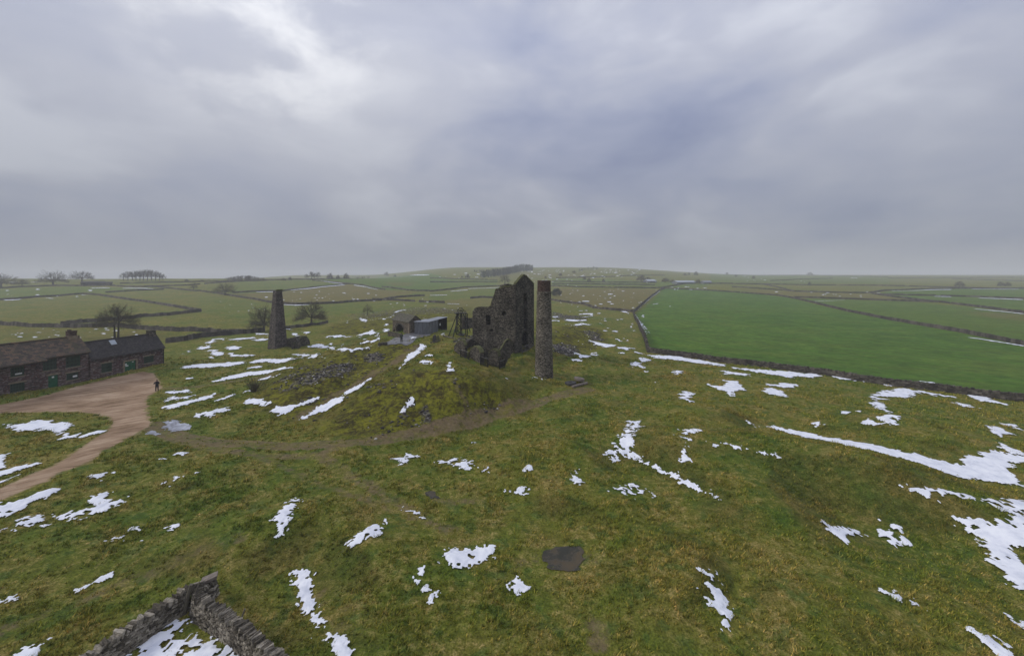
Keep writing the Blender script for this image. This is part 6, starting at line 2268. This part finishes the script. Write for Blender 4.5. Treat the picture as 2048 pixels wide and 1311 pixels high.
strip([(614, 717, .8), (645, 717, 1)], .8)
strip([(719, 637.5, .8), (735, 641, 1.4)], .7)
strip([(742, 639, .5), (770, 640, .9), (788, 630, .8)], .7)
strip([(787, 626, .6), (812, 620, 1)], .7)
strip([(603, 664, .8), (616, 666, 1.4)], 1.0)
strip([(584, 669, 1.5), (599, 670, 2)], .9)
strip([(569, 658.5, .8), (586, 659, 1)], .8)
blob([(813, 671.5), (822, 672), (832, 676), (824, 677)], .7)
blob([(878, 671), (884, 669), (886, 666.5), (889, 671), (884, 674)], .5)
# left pasture inside the road loop and along the left edge
blob([(20, 853), (60, 842), (92, 840), (102, 849), (137, 846), (135, 858), (118, 869), (110, 865), (118, 858), (75, 863)], 1.0)
strip([(120, 866, 2.5), (95, 877, 1)], .8)
strip([(2, 850, 1), (22, 849, 1.5)], 1)
blob([(117, 877), (135, 868), (150, 872), (130, 877)], 1.4)
strip([(161, 874, 1.5), (185, 867, 4), (204, 864, 2)], 1.1)
strip([(-30, 928, 8), (5, 913, 4), (36, 903, 1.2)], .9)
blob([(-30, 930), (2, 918), (8, 925), (17, 929), (5, 938), (-30, 948)], 1.0)
strip([(-10, 951, 6), (30, 941, 5), (62, 932, 1.5)], 1.1)
strip([(-10, 970, 2), (22, 958, 2), (44, 949, 1.2)], .9)
strip([(-30, 1032, 12), (20, 1015, 9), (50, 1008, 4), (90, 988, 6), (119, 979, 1.5)], 1.1)
strip([(-5, 1066, 1.5), (25, 1055, 3), (48, 1049, 8), (70, 1045, 6), (103, 1032, 2.5)], 1.6)
strip([(95, 1046, 1.5), (140, 1034, 7), (185, 1022, 12), (215, 1012, 9), (254, 997, 1.5)], 1.3)
blob([(178, 1009), (185, 995), (214, 985), (212, 996), (196, 1010)], 1.2)
blob([(329, 966), (348, 952), (372, 947), (388, 952), (366, 958), (362, 966)], 1.4)
blob([(179, 958), (190, 950), (214, 950), (198, 961)], 1.8)
strip([(390, 946, .8), (405, 943, 1.2)], 1.2)
for q_ in ((235, 1074, 9, 4), (268, 1060, 8, 3), (280, 1077, 9, 2.5), (347, 1055, 9, 5), (340, 1062, 5, 2), (320, 920, 8, 2), (360, 908, 7, 2), (243, 1080, 4, 2)):
    dab(*q_, 2.2)
strip([(150, 1185, 1.5), (180, 1170, 6), (220, 1152, 8), (262, 1133, 2)], 2.2)
blob([(15, 1315), (50, 1285), (106, 1275), (82, 1300), (60, 1322), (20, 1335)], 1.3)
blob([(262, 1315), (285, 1288), (312, 1262), (338, 1238), (357, 1222), (368, 1234), (392, 1240), (410, 1262), (432, 1282), (455, 1302), (460, 1335), (235, 1335)], 2.6)
strip([(0, 1205, 1), (25, 1197, 2)], 2)
# mine field right of the round stack
strip([(1178, 680, 1), (1192, 687, 3), (1212, 692, 4), (1232, 692, 1.5)], .8)
strip([(1237, 696, 1.5), (1252, 698, 3), (1267, 698, 1.2)], .8)
strip([(1131, 640, 1.2), (1150, 641.5, 1.8), (1177, 640, .8)], .7)
strip([(1131, 650, .7), (1150, 650.5, 1), (1163, 648, 2.6), (1181, 650, .8)], .7)
strip([(1155, 629, .8), (1175, 628, 1.2), (1187, 629.5, 2.2)], .7)
strip([(1186, 631, 1.2), (1168, 634.5, .7)], .7)
strip([(1103, 642.5, 1), (1121, 641.5, 1)], .7)
strip([(1105, 634, 1), (1117, 634, 1)], .7)
strip([(1243, 623, .8), (1253, 624.5, 1.6), (1259, 628, 1.2)], .7)
strip([(1226, 678, .8), (1234, 679, 1.5), (1241, 683, 1.6)], .8)
strip([(1152, 708, 1.2), (1163, 712, 1.8), (1178, 714, 1.6)], 1.0)
blob([(1178, 710), (1187, 706.5), (1199, 707), (1190, 711.5)], 1.0)
blob([(1232, 703), (1241, 703), (1249, 707.5), (1235, 706.5)], 1.0)
blob([(1263, 729), (1271, 724), (1277, 727), (1281, 735), (1268, 735)], 1.0)
strip([(1283, 722, 1.8), (1299, 719, 2)], 1.0)
strip([(1270, 705, .8), (1283, 708, 1)], .8)
dab(1154, 721, 6, 2.6, 1.0)
strip([(1270, 628, 1), (1280, 645, 1.6), (1289, 660, 1.6), (1294, 668, 1)], .5)
strip([(1284, 646, 1), (1292, 658, 1.1), (1300, 667, .8)], .5)
strip([(1274, 623, .8), (1288, 608, .9), (1304, 594, .8), (1320, 582, 1)], .4)
dab(1286, 632, 1.4, 3.5, .6)
strip([(1305, 609, .6), (1318, 607, .6)], .6)
for q_ in ((1140, 588, 2, .7), (1167, 592, 3, .8), (1172, 603, 9, 1), (1158, 604.5, 4, 1), (1221, 588.5, 7, .8), (1229, 592, 3.5, .8), (1221, 596, 3, .8), (1224, 608, 5, 1), (1219, 604, 5, .8), (1202, 608.5, 5, .7), (1246, 582.5, 4, .7), (1236, 578.5, 2, .6), (1282, 604, 2, 1), (1266, 616, 2, 1), (1312, 581, 2, .8), (1198, 627, 4.5, 1), (1236, 640, 3, 1.1), (1210, 642, 4, .9), (1201, 647, 4, .8), (1210, 662, 4, 1), (1229, 663, 5, 1.2), (1264, 648, 2.5, 2), (1262, 654, 3, 2), (1268, 662, 2.5, 1), (1255, 681, 3, 1.2), (1161, 622, 4, .6), (1173, 621.5, 4, .6), (1144, 609.5, 2.5, .6), (1155, 613.5, 2, .6), (1140, 623, 3, .7)):
    dab(*q_, .5)
# drifts along far walls
for q_ in ([(5, 601, 1.1), (25, 600.5, 1), (45, 599, .7)], [(88, 595.5, .7), (98, 597, 1.2), (109, 597.5, .6)], [(160, 590, .6), (168, 590, 1.2), (177, 591.5, .7)], [(180, 576.5, .6), (212, 576, 1), (222, 576.5, .6)], [(243, 577, .7), (290, 577, .9), (318, 579, .5)], [(16, 565, .7), (38, 565, .7)], [(60, 565, .5), (80, 564.5, .5)],
           [(635, 561, .7), (660, 564.5, .8), (692, 568.5, .9)], [(707, 570.5, .8), (730, 573.5, 1), (758, 580, .9)], [(580, 581, .7), (610, 578, .8), (645, 574, .8), (690, 570, .7)], [(512, 584, .6), (560, 584, .8)], [(567, 609.5, .8), (590, 611, 1.1), (620, 609.5, .6)], [(800, 554, .5), (838, 562.5, .6)], [(820, 551, .5), (860, 550, .5)],
           [(1743, 587, .7), (1754, 587, 1.2), (1762, 586, .6)], [(1782, 582.5, .6), (1860, 580, .8), (1905, 579.5, .8)], [(1940, 579, .7), (2040, 578.8, .7)], [(1868, 593, .6), (1905, 594, .7)], [(1955, 596.5, .6), (2048, 600, .8)], [(1947, 618, .6), (2000, 623, .8), (2060, 629.5, .7)], [(1935, 675, .6), (1985, 682.5, 1.4), (2050, 693, 1.2)], [(1620, 603.5, .5), (1690, 600.5, .5)], [(1700, 556, .5), (1716, 556.5, .5)], [(894, 607.5, .6), (920, 608.5, .5)], [(900, 583, .6), (936, 580, .7)], [(936, 577.5, .5), (1000, 575.5, .5)], [(860, 591, .5), (895, 590, .6)]):
    strip([(a, b, c * .7) for a, b, c in q_], .3)
for q_ in ((1646, 590, 4, 1.2), (1553, 584, 5, 1), (1495, 562, 2.5, .6), (1340, 613, 2, 1), (1680, 593, 4, .6), (1722, 594, 4, .6), (1655, 586, 6, .6), (1410, 576, 5, .7), (1372, 574, 4, .7), (1395, 577, 4, .6), (855, 604.5, 4, .8), (845, 598, 2, .6)):
    dab(*q_, .3)
# flecks too many to outline: scattered where the photograph has them
RS = random.Random(21)
for (x0, x1, y0, y1, n, r) in ((1108, 1312, 580, 612, 46, 2.2), (20, 330, 657, 678, 46, 6), (560, 760, 583, 604, 42, 3.2), (440, 540, 592, 628, 14, 4), (1105, 1262, 622, 690, 16, 3), (1035, 1280, 538, 556, 90, 3.2), (1030, 1160, 556, 575, 20, 3), (0, 200, 578, 596, 12, 6), (870, 980, 545, 556, 16, 4), (1480, 1620, 553, 565, 16, 3), (870, 1000, 610, 640, 14, 2.5), (470, 620, 664, 700, 5, 4), (1590, 1740, 584, 596, 10, 4), (1330, 1420, 572, 580, 12, 3), (780, 860, 605, 640, 10, 3), (690, 760, 640, 680, 6, 3)):
    for _ in range(n):
        x, y = RS.uniform(x0, x1), RS.uniform(y0, y1)
        rr = r * RS.uniform(.35, 1.2)
        dab(x, y, rr, max(.35, rr * RS.uniform(.12, .25)), .3)


def build_snow():
    vs, fs, base = [], [], 0
    for k, (poly, rough) in enumerate(SP):
        if np.isnan(poly).any():
            continue
        d = np.hypot(poly[:, 0], poly[:, 1]).mean()
        cx, cd = max(.035, d * .0016), max(.04, d * .0026)
        amp = np.clip(d * .009, .16, 1.0) * rough
        ext = poly.max(0) - poly.min(0)
        amp = min(amp, .5 * max(ext.min(), .3) * max(1, rough * .8))
        lo, hi = poly.min(0) - amp, poly.max(0) + amp
        nx, ny = int((hi[0] - lo[0]) / cx) + 2, int((hi[1] - lo[1]) / cd) + 2
        if nx * ny > 90000:
            q = math.sqrt(nx * ny / 90000)
            nx, ny = int(nx / q), int(ny / q)
        if nx < 4:
            nx = 4
        if ny < 4:
            ny = 4
        X, Y = np.meshgrid(np.linspace(lo[0], hi[0], nx), np.linspace(lo[1], hi[1], ny))
        x, y = X.ravel(), Y.ravel()
        s = amp
        f = poly_sd(x, y, poly) + s * 1.5 * vnoise(x / (s * 2.8), y / (s * 2.8), k) + s * 1.5 * vnoise(x / (s * 1.1), y / (s * 1.1), k + 500) + s * 1.3 * vnoise(x / (s * .45), y / (s * .45), k + 900) + s * .08
        if d < 48:      # grass tussocks melt through, most of all near the margin
            hn = vnoise(x / .42, y / .42, k + 40) + .6 * vnoise(x / .17, y / .17, k + 41)
            f = np.where(hn > .16 + .55 * np.clip(f, 0, 1.2) / rough, -1, f)
            out = (f < 0) & (f > -.5 * rough) & (vnoise(x / .5, y / .3, k + 60) + .7 * vnoise(x / .2, y / .16, k + 61) > .47 + .25 * np.abs(f))
            f = np.where(out, .02, f)
        keep = f > 0
        if not keep.any():
            continue
        K = keep.reshape(X.shape)
        q = K[:-1, :-1] & K[1:, :-1] & K[:-1, 1:] & K[1:, 1:]
        ii, jj = np.nonzero(q)
        if not len(ii):
            continue
        a = ii * nx + jj
        quad = np.stack([a, a + 1, a + nx + 1, a + nx], 1)
        used, inv = np.unique(quad, return_inverse=True)
        ux, uy = x[used], y[used]
        z = ground_h(ux, uy) + .035 + np.clip(f[used], 0, .5) * .14 + .0006 * d + .00000 * k
        vs.append(np.stack([ux, uy, z + (k % 7) * .0006], 1))
        fs.append(inv.reshape(-1, 4) + base)
        base += len(used)
    o = np_mesh('snow', np.concatenate(vs), np.concatenate(fs), M['snow'])
    o.data.polygons.foreach_set('use_smooth', [True] * len(o.data.polygons))
    tag(o, 'melting snow lying in thin patches and streaks over the grass', None, None, 'stuff')
    print('snow faces', len(o.data.polygons))


build_snow()


# ------------------------------------------------------------------ loose stones on the spoil
def build_rubble():
    rg = np.random.default_rng(8)
    ico_v = np.array([(0, 0, -1), (.72, -.53, -.45), (-.28, -.85, -.45), (-.89, 0, -.45), (-.28, .85, -.45), (.72, .53, -.45), (.28, -.85, .45), (-.72, -.53, .45), (-.72, .53, .45), (.28, .85, .45), (.89, 0, .45), (0, 0, 1)])
    ico_f = np.array([(0, 1, 2), (1, 0, 5), (0, 2, 3), (0, 3, 4), (0, 4, 5), (1, 5, 10), (2, 1, 6), (3, 2, 7), (4, 3, 8), (5, 4, 9), (1, 10, 6), (2, 6, 7), (3, 7, 8), (4, 8, 9), (5, 9, 10), (6, 10, 11), (7, 6, 11), (8, 7, 11), (9, 8, 11), (10, 9, 11)])
    pts = []
    for poly, s_ in STONE:
        ext = poly.max(0) - poly.min(0)
        n = int(min(2200, ext[0] * ext[1] * 9 * s_))
        q = poly.min(0) - .4 + rg.random((n * 2, 2)) * (ext + .8)
        sdv = poly_sd(q[:, 0], q[:, 1], poly) + vnoise(q[:, 0] / .9, q[:, 1] / .9, 77) * 2.2
        pts.append(q[sdv > .1])
    for poly in MOSS:
        q = poly.min(0) + rg.random((700, 2)) * (poly.max(0) - poly.min(0))
        pts.append(q[(poly_sd(q[:, 0], q[:, 1], poly) > 0) & (vnoise(q[:, 0] / 2, q[:, 1] / 2, 7) > .12)])
    pts = np.concatenate(pts)
    n = len(pts)
    z = ground_h(pts[:, 0], pts[:, 1])
    sz = .07 + .16 * rg.random(n) ** 3
    an = rg.random(n) * 6.28
    v = ico_v[None] * (1 + (rg.random((n, 12, 1)) - .5) * .5) * (sz[:, None, None] * np.array([1.2, 1, .7]))
    ca, sa = np.cos(an)[:, None], np.sin(an)[:, None]
    v = np.stack([v[..., 0] * ca - v[..., 1] * sa, v[..., 0] * sa + v[..., 1] * ca, v[..., 2]], 2)
    v += np.stack([pts[:, 0], pts[:, 1], z + sz * .25], 1)[:, None]
    f = ico_f[None] + (np.arange(n) * 12)[:, None, None]
    o = np_mesh('rubble', v.reshape(-1, 3), f.reshape(-1, 3), M['rubble'])
    tag(o, 'loose limestone rubble scattered over the mossy spoil heaps', None, None, 'stuff')


m, t = mat('spoil_rubble')
g_ = t.n('ShaderNodeNewGeometry')
t.surface(t.ramp(g_.outputs['Random Per Island'], [(0, (0.03, 0.026, 0.024)), (.6, (0.07, 0.062, 0.056)), (.88, (0.14, 0.125, 0.11)), (.96, (0.36, 0.34, 0.3)), (1, (0.5, 0.48, 0.43))]), .9)
M['rubble'] = m
build_rubble()


# ------------------------------------------------------------------ grass
def build_grass():
    rg = np.random.default_rng(4)
    # tufts thin out with distance and grow coarser, as far as single blades could be told
    P_ = []
    for d0, d1, dens, sz in ((15, 24, 30, 1.0), (24, 34, 20, 1.15), (34, 48, 11, 1.4), (48, 66, 6, 1.8), (66, 90, 2.6, 2.4)):
        hw = 1.36 * d1
        n = int((2 * hw) * (d1 - d0) * dens)
        x = (rg.random(n) * 2 - 1) * hw
        y = d0 + rg.random(n) * (d1 - d0)
        k = np.abs(x) < 1.36 * y + 1
        P_.append(np.stack([x[k], y[k], np.full(k.sum(), sz)], 1))
    P_ = np.concatenate(P_)
    x, y, s = P_.T
    ok = rg.random(len(x)) < np.clip(.62 + 1.6 * vnoise(x / 2.2, y / 2.2, 31) + .9 * vnoise(x / .7, y / .7, 32), .06, 1)
    x, y, s = x[ok], y[ok], s[ok]
    ok = np.ones(len(x), bool)
    for p_ in ROAD + [hits(ICE), hits(ICE2), hits(PUD), hits(PUD2), hits(PUD3)]:
        lo, hi = p_.min(0), p_.max(0)
        k = np.nonzero((x > lo[0]) & (x < hi[0]) & (y > lo[1]) & (y < hi[1]))[0]
        if len(k):
            ok[k[poly_sd(x[k], y[k], p_) > -.15]] = False
    for p_ in MOSS:
        lo, hi = p_.min(0), p_.max(0)
        k = np.nonzero((x > lo[0]) & (x < hi[0]) & (y > lo[1]) & (y < hi[1]))[0]
        if len(k):
            ok[k[(poly_sd(x[k], y[k], p_) > 0) & (rg.random(len(k)) < .88)]] = False
    for p_, _ in LUSH[:1]:
        lo, hi = p_.min(0), p_.max(0)
        k = np.nonzero((x > lo[0]) & (x < hi[0]) & (y > lo[1]) & (y < hi[1]))[0]
        if len(k):
            ok[k[poly_sd(x[k], y[k], p_) > -.15]] = False
    for p_, w_, s_ in TRACKS:
        lo, hi = p_.min(0) - 2, p_.max(0) + 2
        k = np.nonzero((x > lo[0]) & (x < hi[0]) & (y > lo[1]) & (y < hi[1]))[0]
        if len(k):
            ok[k[(line_dist(x[k], y[k], p_) < w_ * 1.3) & (rg.random(len(k)) < .75)]] = False
    for p_, r_ in SP:
        lo, hi = p_.min(0), p_.max(0)
        k = np.nonzero((x > lo[0]) & (x < hi[0]) & (y > lo[1]) & (y < hi[1]))[0]
        if len(k):
            sdk = poly_sd(x[k], y[k], p_)
            ok[k[(sdk > -.1) & (rg.random(len(k)) < np.clip(.6 + sdk * 1.2, .5, .97 if r_ < 1.5 else .9))]] = False
    for p_, _ in STONE:
        lo, hi = p_.min(0), p_.max(0)
        k = np.nonzero((x > lo[0]) & (x < hi[0]) & (y > lo[1]) & (y < hi[1]))[0]
        if len(k):
            ok[k[poly_sd(x[k], y[k], p_) > -.2]] = False
    x, y, s = x[ok], y[ok], s[ok]
    z = ground_h(x, y)
    n, nb = len(x), 7
    hgt = (.07 + .17 * np.clip(.5 + vnoise(x / 1.3, y / 1.3, 41) * 1.2, 0, 1)) * (.7 + .6 * rg.random(n)) * np.sqrt(s)
    wind = .55
    a = rg.random((n, nb)) * 6.283
    r = rg.random((n, nb)) * .09 * s[:, None]
    bx, by = x[:, None] + np.cos(a) * r, y[:, None] + np.sin(a) * r
    a2 = rg.random((n, nb)) * 6.283
    wd = (.015 + .015 * rg.random((n, nb))) * s[:, None]
    hb = hgt[:, None] * (.55 + .7 * rg.random((n, nb)))
    lx = np.cos(a) * .55 * hb + wind * hb * .5 + (rg.random((n, nb)) - .5) * hb
    ly = np.sin(a) * .55 * hb + (rg.random((n, nb)) - .5) * hb
    zz_ = np.broadcast_to(z[:, None], bx.shape)
    v0 = np.stack([bx - np.cos(a2) * wd, by - np.sin(a2) * wd, zz_ - .01], 2)
    v1 = np.stack([bx + np.cos(a2) * wd, by + np.sin(a2) * wd, zz_ - .01], 2)
    v2 = np.stack([bx + lx, by + ly, zz_ + hb], 2)
    co = np.stack([v0, v1, v2], 2).reshape(-1, 3)
    f = np.arange(len(co)).reshape(-1, 3)
    o = np_mesh('grass', co, f, M['grass'])
    at = o.data.attributes.new('bank', 'FLOAT', 'POINT')
    at.data.foreach_set('value', np.repeat(bank_of(x, y), nb * 3).astype(np.float32))
    tag(o, 'short winter grass in green and straw tufts over the near pasture', None, None, 'stuff')
    print('grass tufts', n, 'blades', n * nb)


build_grass()

# ------------------------------------------------------------------ damp air
mh = bpy.data.materials.new('haze')
mh.use_nodes = True
nt = mh.node_tree
nt.nodes.clear()
vo = nt.nodes.new('ShaderNodeVolumePrincipled')
vo.inputs['Color'].default_value = (0.93, 0.94, 0.97, 1)
vo.inputs['Density'].default_value = HAZE
vo.inputs['Anisotropy'].default_value = 0.0
ou = nt.nodes.new('ShaderNodeOutputMaterial')
nt.links.new(vo.outputs[0], ou.inputs['Volume'])
a_ = Acc()
a_.hexa([(-4700, -4700, -6), (4700, -4700, -6), (4700, 4700, -6), (-4700, 4700, -6), (-4700, -4700, 95), (4700, -4700, 95), (4700, 4700, 95), (-4700, 4700, 95)])
o = link_mesh('haze', a_.v, a_.f, mh)
o['kind'] = 'stuff'
